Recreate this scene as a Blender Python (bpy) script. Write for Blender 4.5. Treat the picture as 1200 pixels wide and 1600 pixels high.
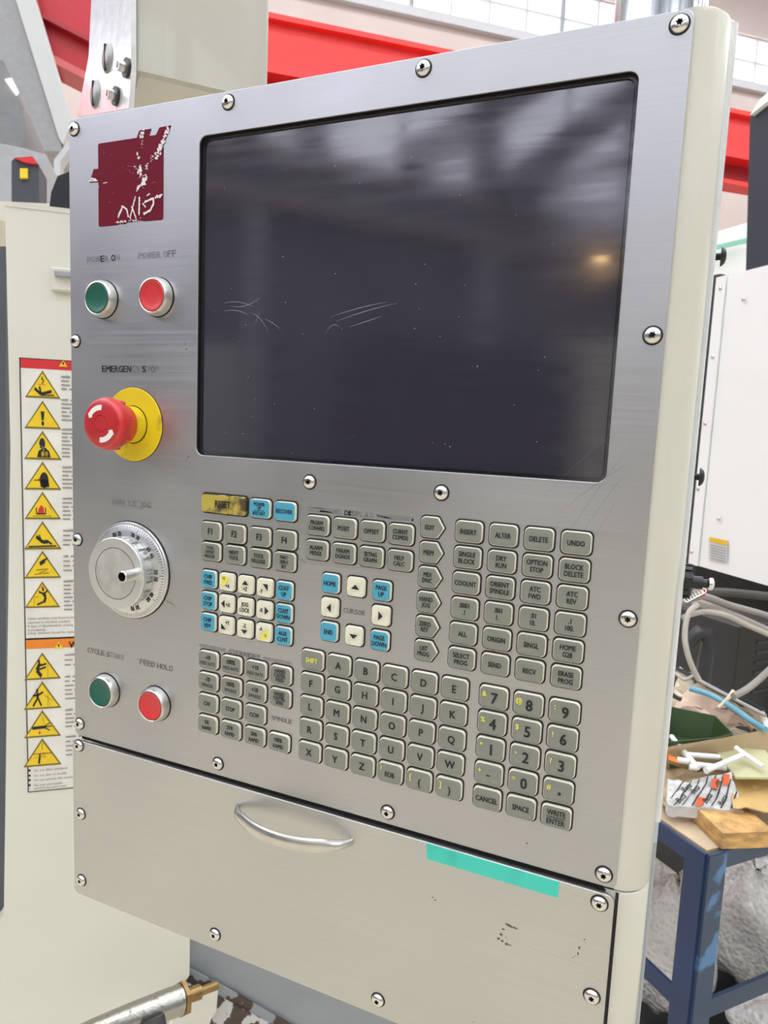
import bpy, bmesh, math, random
from mathutils import Vector, Matrix
random.seed(7)
S = bpy.context.scene
for o in list(bpy.data.objects): bpy.data.objects.remove(o)
PI = math.pi
COL = S.collection
# ------------------------------------------------------------------ camera, world, exposure
# metres; x runs right along the panel face, z up, y into the panel; origin = top left corner of the steel face
CAM = Vector((0.4792942, -0.43850333, -0.23113207))
R0 = Vector((0.91444814, 0.40237852, 0.0433143))      # camera right
R1 = Vector((0.08859691, -0.09460835, -0.99156434))   # camera down
R2 = Vector((-0.3948863, 0.91057168, -0.12216393))    # camera forward
FPX = 1096.9
cd = bpy.data.cameras.new('camera'); cam = bpy.data.objects.new('camera', cd); COL.objects.link(cam)
cam.matrix_world = Matrix(((R0.x, -R1.x, -R2.x, CAM.x), (R0.y, -R1.y, -R2.y, CAM.y), (R0.z, -R1.z, -R2.z, CAM.z), (0, 0, 0, 1)))
cd.sensor_fit = 'VERTICAL'; cd.sensor_height = 36.0; cd.sensor_width = 27.0
cd.lens = FPX / 1600 * 36.0
cd.clip_start = 0.02; cd.clip_end = 200
cd.dof.use_dof = True; cd.dof.focus_distance = 0.53; cd.dof.aperture_fstop = 18.0
S.camera = cam
S.view_settings.view_transform = 'Standard'; S.view_settings.look = 'None'
S.view_settings.exposure = 0.0; S.view_settings.gamma = 1.0; S.view_settings.use_curve_mapping = False
w = bpy.data.worlds.new('sky'); S.world = w; w.use_nodes = True
w.node_tree.nodes['Background'].inputs[0].default_value = (0.86, 0.93, 1.0, 1)
w.node_tree.nodes['Background'].inputs[1].default_value = 1.0
SKYLIGHT = 6.9          # strength of the daylight through the roof lights
WINDOW = 2.2            # strength of the daylight through the wall windows

def lamp_area(name, loc, target, size, sizey, power, col):
    l = bpy.data.lights.new(name, 'AREA'); l.shape = 'RECTANGLE'; l.size = size; l.size_y = sizey
    l.energy = power; l.color = col
    o = bpy.data.objects.new(name, l); COL.objects.link(o); o.location = loc
    o.rotation_euler = (Vector(target) - Vector(loc)).to_track_quat('-Z', 'Y').to_euler()
    return o
LB = None
# directions of the hall (turned 50 degrees against the panel) and of the bench / arm (42 degrees)
D = Vector((math.sin(math.radians(50)), math.cos(math.radians(50)), 0)); E = Vector((-D.y, D.x, 0))
D2 = Vector((math.sin(math.radians(42)), math.cos(math.radians(42)), 0)); E2 = Vector((-D2.y, D2.x, 0))
UP = Vector((0, 0, 1))
FLOOR = -1.70
def ray(px, py): return R0 * ((px - 600) / FPX) + R1 * ((py - 800) / FPX) + R2
def hit(px, py, p0, n):
    d = ray(px, py); return CAM + d * ((Vector(p0) - CAM).dot(n) / d.dot(n))
def at(px, py, dist): return CAM + ray(px, py) * dist

# ------------------------------------------------------------------ materials
MATS = {}
def mat(name, col, rough=0.5, metal=0.0, var=0.06, scale=30, bump=0.0, bscale=None, coat=0.0, emit=None, estr=1.0, spec=0.5, stretch=(1, 1, 1), rvar=0.1, trans=0.0, detail=4):
    if name in MATS: return MATS[name]
    m = bpy.data.materials.new(name); m.use_nodes = True; nt = m.node_tree; N = nt.nodes; L = nt.links
    b = N['Principled BSDF']; MATS[name] = m
    b.inputs['Roughness'].default_value = rough; b.inputs['Metallic'].default_value = metal
    b.inputs['Coat Weight'].default_value = coat; b.inputs['Specular IOR Level'].default_value = spec
    b.inputs['Transmission Weight'].default_value = trans
    tc = N.new('ShaderNodeTexCoord'); mp = N.new('ShaderNodeMapping'); mp.inputs['Scale'].default_value = stretch
    L.new(tc.outputs['Object'], mp.inputs[0])
    nz = N.new('ShaderNodeTexNoise'); nz.inputs['Scale'].default_value = scale; nz.inputs['Detail'].default_value = detail
    L.new(mp.outputs[0], nz.inputs['Vector'])
    mr = N.new('ShaderNodeMapRange'); mr.inputs[1].default_value = 0.3; mr.inputs[2].default_value = 0.7
    mr.inputs[3].default_value = 1 - var; mr.inputs[4].default_value = 1 + var
    L.new(nz.outputs[0], mr.inputs[0])
    mx = N.new('ShaderNodeVectorMath'); mx.operation = 'SCALE'; mx.inputs[0].default_value = col[:3]
    L.new(mr.outputs[0], mx.inputs['Scale']); L.new(mx.outputs[0], b.inputs['Base Color'])
    r2 = N.new('ShaderNodeMapRange'); r2.inputs[1].default_value = 0.3; r2.inputs[2].default_value = 0.7
    r2.inputs[3].default_value = max(0.02, rough * (1 - rvar)); r2.inputs[4].default_value = min(1, rough * (1 + rvar))
    L.new(nz.outputs[0], r2.inputs[0]); L.new(r2.outputs[0], b.inputs['Roughness'])
    if bump:
        n2 = N.new('ShaderNodeTexNoise'); n2.inputs['Scale'].default_value = bscale or scale * 4; n2.inputs['Detail'].default_value = 3
        L.new(mp.outputs[0], n2.inputs['Vector'])
        bp = N.new('ShaderNodeBump'); bp.inputs['Strength'].default_value = bump; bp.inputs['Distance'].default_value = 0.002
        L.new(n2.outputs[0], bp.inputs['Height']); L.new(bp.outputs[0], b.inputs['Normal'])
    if emit:
        b.inputs['Emission Color'].default_value = (*emit, 1); b.inputs['Emission Strength'].default_value = estr
    return m
def patchy(name, col, col2, thr=0.6, scale=20, rough=0.5, soft=0.02, detail=8, stretch=(1, 1, 1), metal=0.0, bump=0.0):
    """paint with chipped or soiled patches of a second colour"""
    if name in MATS: return MATS[name]
    m = bpy.data.materials.new(name); m.use_nodes = True; nt = m.node_tree; N = nt.nodes; L = nt.links
    b = N['Principled BSDF']; MATS[name] = m; b.inputs['Roughness'].default_value = rough; b.inputs['Metallic'].default_value = metal
    tc = N.new('ShaderNodeTexCoord'); mp = N.new('ShaderNodeMapping'); mp.inputs['Scale'].default_value = stretch
    L.new(tc.outputs['Object'], mp.inputs[0])
    nz = N.new('ShaderNodeTexNoise'); nz.inputs['Scale'].default_value = scale; nz.inputs['Detail'].default_value = detail
    L.new(mp.outputs[0], nz.inputs['Vector'])
    mr = N.new('ShaderNodeMapRange'); mr.inputs[1].default_value = thr - soft; mr.inputs[2].default_value = thr + soft
    L.new(nz.outputs[0], mr.inputs[0])
    mx = N.new('ShaderNodeMix'); mx.data_type = 'RGBA'; mx.inputs[6].default_value = (*col, 1); mx.inputs[7].default_value = (*col2, 1)
    L.new(mr.outputs[0], mx.inputs[0]); L.new(mx.outputs[2], b.inputs['Base Color'])
    if bump:
        bp = N.new('ShaderNodeBump'); bp.inputs['Strength'].default_value = bump; bp.inputs['Distance'].default_value = 0.003
        L.new(nz.outputs[0], bp.inputs['Height']); L.new(bp.outputs[0], b.inputs['Normal'])
    return m
def steel_mat(name, col, rough, smudge=0.12):
    m = bpy.data.materials.new(name); m.use_nodes = True; nt = m.node_tree; N = nt.nodes; L = nt.links
    b = N['Principled BSDF']; MATS[name] = m; b.inputs['Metallic'].default_value = 1.0
    tc = N.new('ShaderNodeTexCoord')
    mp = N.new('ShaderNodeMapping'); mp.inputs['Scale'].default_value = (6, 6, 1100); L.new(tc.outputs['Object'], mp.inputs[0])
    br = N.new('ShaderNodeTexNoise'); br.inputs['Scale'].default_value = 1.0; br.inputs['Detail'].default_value = 3; L.new(mp.outputs[0], br.inputs['Vector'])
    sm = N.new('ShaderNodeTexNoise'); sm.inputs['Scale'].default_value = 9; sm.inputs['Detail'].default_value = 5; L.new(tc.outputs['Object'], sm.inputs['Vector'])
    ad = N.new('ShaderNodeMath'); ad.operation = 'MULTIPLY_ADD'; ad.inputs[1].default_value = 0.22; L.new(br.outputs[0], ad.inputs[0])
    r = N.new('ShaderNodeMapRange'); r.inputs[1].default_value = 0.3; r.inputs[2].default_value = 0.7
    r.inputs[3].default_value = rough - smudge; r.inputs[4].default_value = rough + smudge - 0.11
    L.new(sm.outputs[0], r.inputs[0]); L.new(r.outputs[0], ad.inputs[2]); L.new(ad.outputs[0], b.inputs['Roughness'])
    c = N.new('ShaderNodeMapRange'); c.inputs[1].default_value = 0.25; c.inputs[2].default_value = 0.75; c.inputs[3].default_value = 0.95; c.inputs[4].default_value = 1.04
    L.new(br.outputs[0], c.inputs[0])
    mx = N.new('ShaderNodeVectorMath'); mx.operation = 'SCALE'; mx.inputs[0].default_value = col; L.new(c.outputs[0], mx.inputs['Scale'])
    L.new(mx.outputs[0], b.inputs['Base Color'])
    bp = N.new('ShaderNodeBump'); bp.inputs['Strength'].default_value = 0.06; bp.inputs['Distance'].default_value = 0.0003
    L.new(br.outputs[0], bp.inputs['Height']); L.new(bp.outputs[0], b.inputs['Normal'])
    return m
STEEL = steel_mat('brushed_steel', (0.53, 0.53, 0.54), 0.36)
STEEL2 = steel_mat('brushed_steel_door', (0.60, 0.60, 0.585), 0.38)
CHROME = mat('polished_steel', (0.78, 0.76, 0.72), 0.2, 1.0, 0.05, 60)
SATIN = mat('satin_steel', (0.66, 0.64, 0.60), 0.3, 1.0, 0.05, 80)
DIALM = mat('dial_aluminium', (0.72, 0.72, 0.71), 0.36, 0.85, 0.05, 60)
BLACK = mat('black_gap', (0.008, 0.008, 0.009), 0.6)
SLOTDUST = mat('slot_and_dust_dark', (0.022, 0.018, 0.015), 0.7, var=0.5, scale=300)  # dark stand-in for shade in the key slots; also dust under screws
CREAMKEY = patchy('cream_key_plastic', (0.80, 0.77, 0.64), (0.30, 0.25, 0.17), 0.70, 260, 0.45, 0.05)
CREAMFACE = patchy('cream_key_face', (0.79, 0.76, 0.60), (0.60, 0.55, 0.40), 0.62, 90, 0.42, 0.12)
GREYKEY = mat('grey_key_film', (0.235, 0.24, 0.20), 0.42, var=0.06, scale=120)
BLUEKEY = mat('blue_key_film', (0.075, 0.36, 0.50), 0.42, var=0.05, scale=120)
YELKEY = patchy('yellow_key_film', (0.48, 0.38, 0.06), (0.085, 0.06, 0.03), 0.56, 75, 0.45, 0.06)
SOILED = patchy('soiled_key_edge', (0.42, 0.34, 0.14), (0.06, 0.04, 0.025), 0.47, 150, 0.5, 0.05)
INK = mat('black_ink', (0.014, 0.014, 0.016), 0.6)
YINK = mat('yellow_ink', (0.80, 0.74, 0.09), 0.6)
GHOST = mat('ghost_print', (0.25, 0.25, 0.26), 0.5, 0.9, 0.2, 200)
GHOST2 = mat('worn_print', (0.36, 0.36, 0.375), 0.45, 0.95, 0.1, 200)
GREEN = mat('green_button', (0.008, 0.105, 0.07), 0.38)
REDB = mat('red_button', (0.62, 0.035, 0.04), 0.36)
ESTOPR = mat('red_mushroom', (0.66, 0.028, 0.028), 0.30, coat=0.3)
ESTOPD = mat('red_mushroom_front', (0.50, 0.02, 0.025), 0.33, coat=0.2)
ESTOPY = patchy('yellow_plastic', (0.80, 0.60, 0.015), (0.50, 0.34, 0.03), 0.66, 55, 0.38, 0.08)
WHITE = mat('white_print', (0.85, 0.83, 0.78), 0.5)
CREAM = mat('cream_paint', (0.64, 0.62, 0.53), 0.33, var=0.03, scale=8, bump=0.08, bscale=300, coat=0.15)
CREAM2 = mat('pale_cream_paint', (0.70, 0.68, 0.60), 0.35, var=0.03, scale=8)
MAROON = mat('maroon_vinyl', (0.150, 0.006, 0.020), 0.6, spec=.15, var=0.06, scale=30)
TEAL = patchy('teal_tape', (0.06, 0.60, 0.47), (0.05, 0.45, 0.36), 0.62, 30, 0.5, 0.08)
GREYP = mat('grey_machine_paint', (0.33, 0.35, 0.37), 0.4, var=0.05, scale=12)
DARK = mat('dark_paint', (0.012, 0.014, 0.02), 0.45)

def glass_mat():
    m = bpy.data.materials.new('dark_screen_glass'); m.use_nodes = True; nt = m.node_tree; N = nt.nodes; L = nt.links; b = N['Principled BSDF']
    b.inputs['Base Color'].default_value = (0.034, 0.031, 0.044, 1); b.inputs['Specular IOR Level'].default_value = 1.0; b.inputs['IOR'].default_value = 1.6
    tc = N.new('ShaderNodeTexCoord')
    mp = N.new('ShaderNodeMapping'); mp.inputs['Rotation'].default_value = (0, math.radians(35), 0); mp.inputs['Scale'].default_value = (8, 1, 140)
    L.new(tc.outputs['Object'], mp.inputs[0])
    a = N.new('ShaderNodeTexNoise'); a.inputs['Scale'].default_value = 1.2; a.inputs['Detail'].default_value = 5; L.new(mp.outputs[0], a.inputs['Vector'])
    c = N.new('ShaderNodeTexNoise'); c.inputs['Scale'].default_value = 14; c.inputs['Detail'].default_value = 5; L.new(tc.outputs['Object'], c.inputs['Vector'])
    mu = N.new('ShaderNodeMath'); mu.operation = 'MULTIPLY'; L.new(a.outputs[0], mu.inputs[0]); L.new(c.outputs[0], mu.inputs[1])
    r = N.new('ShaderNodeMapRange'); r.inputs[1].default_value = 0.12; r.inputs[2].default_value = 0.42; r.inputs[3].default_value = 0.05; r.inputs[4].default_value = 0.15
    L.new(mu.outputs[0], r.inputs[0]); L.new(r.outputs[0], b.inputs['Roughness'])
    bp = N.new('ShaderNodeBump'); bp.inputs['Strength'].default_value = 0.03; bp.inputs['Distance'].default_value = 0.0004
    L.new(a.outputs[0], bp.inputs['Height']); L.new(bp.outputs[0], b.inputs['Normal'])
    return m

# ------------------------------------------------------------------ mesh helpers
WL = {}
def link(o, parent=None, loc=(0, 0, 0)):
    loc = Vector(loc); COL.objects.link(o)
    if parent is not None: o.parent = parent; o.location = loc - WL[parent.name]
    else: o.location = loc
    WL[o.name] = loc; return o
def obj(name, me, parent=None, loc=(0, 0, 0), label=None):
    o = bpy.data.objects.new(name, me); link(o, parent, loc)
    if label: o['label'] = label
    return o
def tag(o, label, cat, group=None, kind=None):
    o['label'] = label; o['category'] = cat
    if group: o['group'] = group
    if kind: o['kind'] = kind
    return o
def thing(name, loc, label, cat, group=None):
    o = bpy.data.objects.new(name, None); o.empty_display_size = 0.05; link(o, None, loc); return tag(o, label, cat, group)
def structure(o): o['kind'] = 'structure'; return o
class MB:
    """collects faces for one mesh; points are world or local vectors"""
    def __init__(s): s.v = []; s.f = []; s.m = []; s.mats = []; s.sm = []
    def mi(s, m):
        if m not in s.mats: s.mats.append(m)
        return s.mats.index(m)
    def face(s, pts, m, smooth=False):
        i = len(s.v); s.v += [tuple(p) for p in pts]; s.f.append(tuple(range(i, i + len(pts)))); s.m.append(s.mi(m)); s.sm.append(smooth)
    def loft(s, loops, m, cap0=True, cap1=True, closed=True, smooth=True):
        base = len(s.v); n = len(loops[0]); k = s.mi(m)
        for lp in loops: s.v += [tuple(p) for p in lp]
        for a in range(len(loops) - 1):
            for j in range(n if closed else n - 1):
                j2 = (j + 1) % n
                s.f.append((base + a * n + j, base + a * n + j2, base + (a + 1) * n + j2, base + (a + 1) * n + j)); s.m.append(k); s.sm.append(smooth)
        if cap0: s.f.append(tuple(base + j for j in range(n))[::-1]); s.m.append(k); s.sm.append(False)
        if cap1: s.f.append(tuple(base + (len(loops) - 1) * n + j for j in range(n))); s.m.append(k); s.sm.append(False)
    def box(s, c, sx, sy, sz, m, ax=Vector((1, 0, 0)), ay=Vector((0, 1, 0)), az=Vector((0, 0, 1)), bev=0.0):
        c = Vector(c); hx, hy, hz = sx / 2, sy / 2, sz / 2
        if bev <= 0:
            lo = [c + ax * a * hx + ay * b * hy - az * hz for a, b in ((-1, -1), (1, -1), (1, 1), (-1, 1))]
            hi = [p + az * sz for p in lo]; s.loft([lo, hi], m, smooth=False)
        else:
            def rr(i, z): return [c + ax * x + ay * y + az * z for x, y in rrect(sx - 2 * i, sy - 2 * i, bev, 3)]
            s.loft([rr(bev, -hz), rr(0, -hz + bev), rr(0, hz - bev), rr(bev, hz)], m, smooth=False)
    def prism(s, pts, vec, m):
        vec = Vector(vec); s.loft([[Vector(p) for p in pts], [Vector(p) + vec for p in pts]], m, smooth=False)
    def tube(s, pts, r, m, n=10, caps=True):
        pts = [Vector(p) for p in pts]; loops = []; up = None
        for i, p in enumerate(pts):
            t = (pts[min(i + 1, len(pts) - 1)] - pts[max(i - 1, 0)]).normalized()
            if up is None: up = t.orthogonal().normalized()
            u = (up - t * up.dot(t)).normalized(); up = u; v = t.cross(u)
            rr = r[i] if isinstance(r, (list, tuple)) else r
            loops.append([p + (u * math.cos(2 * PI * k / n) + v * math.sin(2 * PI * k / n)) * rr for k in range(n)])
        s.loft(loops, m, caps, caps)
    def lathe(s, prof, m, c=(0, 0, 0), n=40, axis=Vector((0, -1, 0)), u=Vector((1, 0, 0)), cap0=False, cap1=True, sharp=False):
        """prof: list of (radius, height along axis)"""
        c = Vector(c); v = axis.cross(u)
        loops = [[c + axis * h + (u * math.cos(2 * PI * k / n) + v * math.sin(2 * PI * k / n)) * r for k in range(n)] for r, h in prof]
        if sharp:
            for a in range(len(loops) - 1): s.loft(loops[a:a + 2], m, False, False)
            if cap1: s.face(loops[-1], m)
        else: s.loft(loops, m, cap0, cap1)
    def mesh(s, name):
        me = bpy.data.meshes.new(name); me.from_pydata(s.v, [], s.f)
        for m in s.mats: me.materials.append(m)
        me.polygons.foreach_set('material_index', s.m); me.polygons.foreach_set('use_smooth', s.sm)
        bm = bmesh.new(); bm.from_mesh(me); bmesh.ops.remove_doubles(bm, verts=bm.verts, dist=1e-6); bmesh.ops.recalc_face_normals(bm, faces=bm.faces); bm.to_mesh(me); bm.free()
        me.set_sharp_from_angle(angle=math.radians(32)); me.update(); return me
    def build(s, name, parent=None, loc=(0, 0, 0), label=None):
        """points given in world coordinates, origin moved to loc"""
        loc = Vector(loc); s.v = [tuple(Vector(p) - loc) for p in s.v]
        return obj(name, s.mesh(name), parent, loc, label)
def rrect(w, h, r, n=5):
    out = []
    for cx, cy, a0 in ((w / 2 - r, h / 2 - r, 0), (-w / 2 + r, h / 2 - r, 90), (-w / 2 + r, -h / 2 + r, 180), (w / 2 - r, -h / 2 + r, 270)):
        for k in range(n + 1):
            a = math.radians(a0 + 90 * k / n); out.append((cx + r * math.cos(a), cy + r * math.sin(a)))
    return out
def inset(poly, d):
    """shrink a convex outline towards its inside by about d"""
    cx = sum(p[0] for p in poly) / len(poly); cy = sum(p[1] for p in poly) / len(poly)
    w = max(abs(p[0] - cx) for p in poly); h = max(abs(p[1] - cy) for p in poly)
    return [(cx + (x - cx) * (w - d) / w, cy + (y - cy) * (h - d) / h) for x, y in poly]
def flat(outlines, y0, th, m, name, bevel=0.0):
    """a sheet with holes: outlines in (x, z); front at y0, thickness th going back"""
    cu = bpy.data.curves.new(name, 'CURVE'); cu.dimensions = '2D'; cu.fill_mode = 'BOTH'
    for ol in outlines:
        sp = cu.splines.new('POLY'); sp.points.add(len(ol) - 1); sp.use_cyclic_u = True
        for i, (x, z) in enumerate(ol): sp.points[i].co = (x, z, 0, 1)
    cu.extrude = max(th / 2 - bevel, 0); cu.bevel_depth = bevel; cu.bevel_resolution = 1
    if bevel: cu.offset = -bevel
    t = bpy.data.objects.new(name, cu); COL.objects.link(t); bpy.context.view_layer.update()
    me = bpy.data.meshes.new_from_object(t.evaluated_get(bpy.context.evaluated_depsgraph_get())); bpy.data.objects.remove(t)
    me.transform(Matrix(((1, 0, 0, 0), (0, 0, -1, y0 + th / 2), (0, 1, 0, 0), (0, 0, 0, 1)))); me.materials.clear(); me.materials.append(m)
    me.name = name; return me
# text --------------------------------------------------------------
_fc = {}
def glyphs(text, bold):
    key = (text, bold)
    if key in _fc: return _fc[key]
    cu = bpy.data.curves.new('t', 'FONT'); cu.body = text; cu.size = 1; cu.resolution_u = 2; cu.fill_mode = 'FRONT'
    t = bpy.data.objects.new('t', cu); COL.objects.link(t); bpy.context.view_layer.update()
    me = bpy.data.meshes.new_from_object(t.evaluated_get(bpy.context.evaluated_depsgraph_get())); bpy.data.objects.remove(t)
    vs = [(v.co.x, v.co.y) for v in me.vertices]; fs = [tuple(p.vertices) for p in me.polygons]
    bpy.data.meshes.remove(me); _fc[key] = (vs, fs); return _fc[key]
CAPH = 0.682
def put_text(mb, text, cx, cz, cap, m, width=None, squeeze=0.82, maxw=None, bold=False, org=(0, 0, 0), ux=Vector((1, 0, 0)), uz=Vector((0, 0, 1)), left=False, rot=0.0):
    vs, fs = glyphs(text, bold)
    if not vs: return
    x0 = min(v[0] for v in vs); x1 = max(v[0] for v in vs)
    sc = cap / CAPH; sx = sc * squeeze
    if width: sx = width / (x1 - x0)
    if maxw and sx * (x1 - x0) > maxw: sx = maxw / (x1 - x0)
    i = len(mb.v); k = mb.mi(m); org = Vector(org); cr, sr = math.cos(rot), math.sin(rot)
    nrm = ux.cross(uz); j = 0
    for ox, oy in (((-.024, -.015), (.024, -.015), (-.024, .015), (.024, .015)) if bold else ((-.011, 0), (.011, 0))):
        i = len(mb.v); j += 1
        for x, y in vs:
            a = (x - (x0 if left else (x0 + x1) / 2)) * sx + ox * sc; b = (y + oy) * sc - cap / 2
            a, b = a * cr - b * sr, a * sr + b * cr
            mb.v.append(tuple(org + ux * (cx + a) + uz * (cz + b) + nrm * (.000018 * j)))
        for f in fs: mb.f.append(tuple(i + q for q in f)); mb.m.append(k); mb.sm.append(False)
def poly2(mb, pts, m, y=0.0): mb.face([(x, y, z) for x, z in pts], m)
def stroke2(mb, p, q, w, m, conv):
    """flat bar from p to q in a 2D frame"""
    dx, dy = q[0] - p[0], q[1] - p[1]; l = math.hypot(dx, dy) or 1; nx, ny = -dy / l * w / 2, dx / l * w / 2
    mb.face([conv(p[0] + nx, p[1] + ny), conv(p[0] - nx, p[1] - ny), conv(q[0] - nx, q[1] - ny), conv(q[0] + nx, q[1] + ny)], m)

# ================================================================== THE HALL
def hp(d, e, z): return CAM + D * d + E * e + UP * (z - CAM.z)
WALLM = mat('pale_wall_paint', (0.62, 0.53, 0.49), 0.8, var=0.04, scale=1)
WALLG = mat('light_grey_wall', (0.34, 0.35, 0.38), 0.8, var=0.05, scale=1)
FLOORM = mat('hall_concrete_floor', (0.50, 0.45, 0.35), 0.55, var=0.15, scale=2)
PANE = mat('daylit_pane', (0.8, 0.85, 0.85), 0.4, emit=(0.93, 0.98, 1.0), estr=WINDOW)
PANE2 = mat('hazy_daylit_pane', (0.5, 0.5, 0.55), 0.4, emit=(0.84, 0.84, 1.0), estr=3.2)
ROOFPANE = mat('daylit_roof_pane', (0.8, 0.85, 0.85), 0.4, emit=(0.93, 0.97, 1.0), estr=SKYLIGHT)
FRAMEW = mat('window_frame_paint', (0.55, 0.56, 0.58), 0.5)
REDP = mat('red_girder_paint', (0.78, 0.035, 0.03), 0.42, var=0.05, scale=3)
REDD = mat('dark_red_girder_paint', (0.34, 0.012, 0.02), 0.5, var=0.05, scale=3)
D0, D1, E0, E1, TOP = -9.0, 17.0, -11.0, 12.0, 8.8
def slab(name, d0, d1, e0, e1, z0, z1, m):
    mb = MB(); mb.box(hp((d0 + d1) / 2, (e0 + e1) / 2, (z0 + z1) / 2), d1 - d0, e1 - e0, z1 - z0, m, D, E, UP)
    return structure(mb.build(name, None, hp((d0 + d1) / 2, (e0 + e1) / 2, z0)))
slab('floor', D0, D1, E0, E1, FLOOR - 0.2, FLOOR, FLOORM)
# far wall with a ribbon of windows; the heights come from the ribbon's lower and upper edge
WP = hp(0, E1, 0)
zb = hit(820, 53, WP, E).z; zt = zb + 1.12 * (hit(1144, 62, WP, E).z - hit(1144, 131, WP, E).z)
slab('wall_back', D0, D1, E1, E1 + 0.3, FLOOR, zb, WALLM)
slab('wall_back_upper', D0, D1, E1, E1 + 0.3, zt, TOP, WALLM)
slab('wall_front', D0, D1, E0 - 0.3, E0, FLOOR, 3.6, WALLG)
slab('wall_front_upper', D0, D1, E0 - 0.3, E0, 6.2, TOP, WALLG)
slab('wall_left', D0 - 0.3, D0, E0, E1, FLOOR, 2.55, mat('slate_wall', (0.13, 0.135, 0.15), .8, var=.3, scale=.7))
slab('wall_left_upper', D0 - 0.3, D0, E0, E1, 2.55, 3.45, mat('mid_grey_wall', (0.24, 0.24, 0.27), .8, var=.2, scale=.8))  # grey between the slate below and the wall above
slab('wall_left_top', D0 - 0.3, D0, E0, E1, 6.1, TOP, WALLG)
slab('wall_right', D1, D1 + 0.3, E0, E1, FLOOR, TOP, WALLG)
def window(name, d0, d1, e, z0, z1, nd, nz, bar=0.035, thick_every=4):
    t = bpy.data.objects.new(name, None); link(t, None, hp((d0 + d1) / 2, e, z0)); structure(t)
    fr = MB(); w = (d1 - d0) / nd; h = (z1 - z0) / nz
    for i in range(nd + 1):
        b = bar * (2.2 if i % thick_every == 0 else 1)
        fr.box(hp(d0 + i * w, e, (z0 + z1) / 2), b, 0.12, z1 - z0, FRAMEW, D, E, UP)
    for k in range(nz + 1): fr.box(hp((d0 + d1) / 2, e, z0 + k * h), d1 - d0, 0.1, bar * (2 if k == 0 else 1), FRAMEW, D, E, UP)
    fr.build('window_frame', t, hp(d0, e, z0))
    pm = MB(); pm.box(Vector((0, 0, 0)), w - bar, 0.02, h - bar, PANE, D, E, UP); pmesh = pm.mesh('pane')
    for i in range(nd):
        for k in range(nz): obj('pane', pmesh, t, hp(d0 + (i + .5) * w, e, z0 + (k + .5) * h))
dpane = (hit(880, 60, WP, E) - hit(645, 0, WP, E)).dot(D) / 4
s0 = (hit(645, 10, WP, E) - CAM).dot(D)
for j in range(-2, 4): window('window_%d' % (j + 3), s0 + 4 * dpane * j, s0 + 4 * dpane * (j + 1), E1 + 0.12, zb, zt, 4, 2, thick_every=4)
slab('trim_1', D0, D1, E1 - 0.12, E1, zb - 0.16, zb - 0.02, FRAMEW)
for j in range(3): window('window_%d' % (j + 7), -7 + 5 * j, -3.2 + 5 * j, E0 - 0.15, 3.6, 6.2, 5, 3, 0.06)
for j in range(3):
    slab('trim_%d' % (j + 2), -3.2 + 5 * j, -2 + 5 * j, E0 - 0.3, E0, 3.6, 6.2, WALLG)
# the left wall: ribbon window high up, beam ledge, pillars and diagonal braces (they show as reflections in the dark screen)
def ewindow(name, d, e0, e1, z0, z1, ne, nz, bar=0.07):
    t = bpy.data.objects.new(name, None); link(t, None, hp(d, (e0 + e1) / 2, z0)); structure(t)
    fr = MB(); w = (e1 - e0) / ne; h = (z1 - z0) / nz
    for i in range(ne + 1): fr.box(hp(d, e0 + i * w, (z0 + z1) / 2), 0.12, bar, z1 - z0, FRAMEW, D, E, UP)
    for k in range(nz + 1): fr.box(hp(d, (e0 + e1) / 2, z0 + k * h), 0.1, e1 - e0, bar, FRAMEW, D, E, UP)
    fr.build('window_frame', t, hp(d, e0, z0))
    pm = MB(); pm.box(Vector((0, 0, 0)), 0.02, w - bar, h - bar, PANE2, D, E, UP); pmesh = pm.mesh('pane')
    for i in range(ne):
        for k in range(nz): obj('pane', pmesh, t, hp(d, e0 + (i + .5) * w, z0 + (k + .5) * h))
for j, (a, b) in enumerate(((-10.9, -8.9), (-8.5, -5.9), (-5.4, -3.0), (-2.6, .6), (1.0, 4.6), (5, 8.6), (9, 11.9))):
    ewindow('window_%d' % (j + 20), D0 - .15, a, b, 3.45, 6.1, 2, 1)
WB = mat('wall_beam_paint', (.17, .17, .2), .6)
for j, (a, b) in enumerate(((-8.9, -8.5), (-5.9, -5.4), (-3.0, -2.6), (.6, 1.0), (4.6, 5), (8.6, 9))):
    slab('trim_%d' % (j + 40), D0 - 0.3, D0, a, b, 3.45, 6.1, WALLG)
slab('trim_50', D0, D0 + .35, E0, E1, 2.6, 2.68, WALLM); slab('trim_51', D0 + .05, D0 + .3, E0, E1, 2.68, 3.10, WB); slab('trim_52', D0, D0 + .4, E0, E1, 3.10, 3.2, WALLM)
for j, (a, b, m_) in enumerate(((-2.1, -1.8, WALLG), (-5.8, -5.4, WALLG), (-9.4, -8.7, WALLM), (2.4, 2.8, WALLG))): slab('trim_%d' % (j + 53), D0, D0 + .25, a, b, FLOOR, 2.6, m_)
for j, (e0_, z0_, e1_, z1_, t_) in enumerate(((-3.9, 3.3, -6.2, 5.0, .42), (-5.5, 3.2, -9.2, 6.2, .5), (-1.5, 3.2, -3.2, 4.4, .3), (-5.9, 3.2, -9.4, 4.9, .22))):
    a_, b_ = hp(D0 + .6, e0_, z0_), hp(D0 + .6, e1_, z1_); ax_ = (b_ - a_).normalized(); mb = MB(); mb.box((a_ + b_) / 2, (b_ - a_).length, .25, t_, WB, ax_, D, ax_.cross(D)); structure(mb.build('trim_%d' % (j + 60), None, a_))
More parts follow.
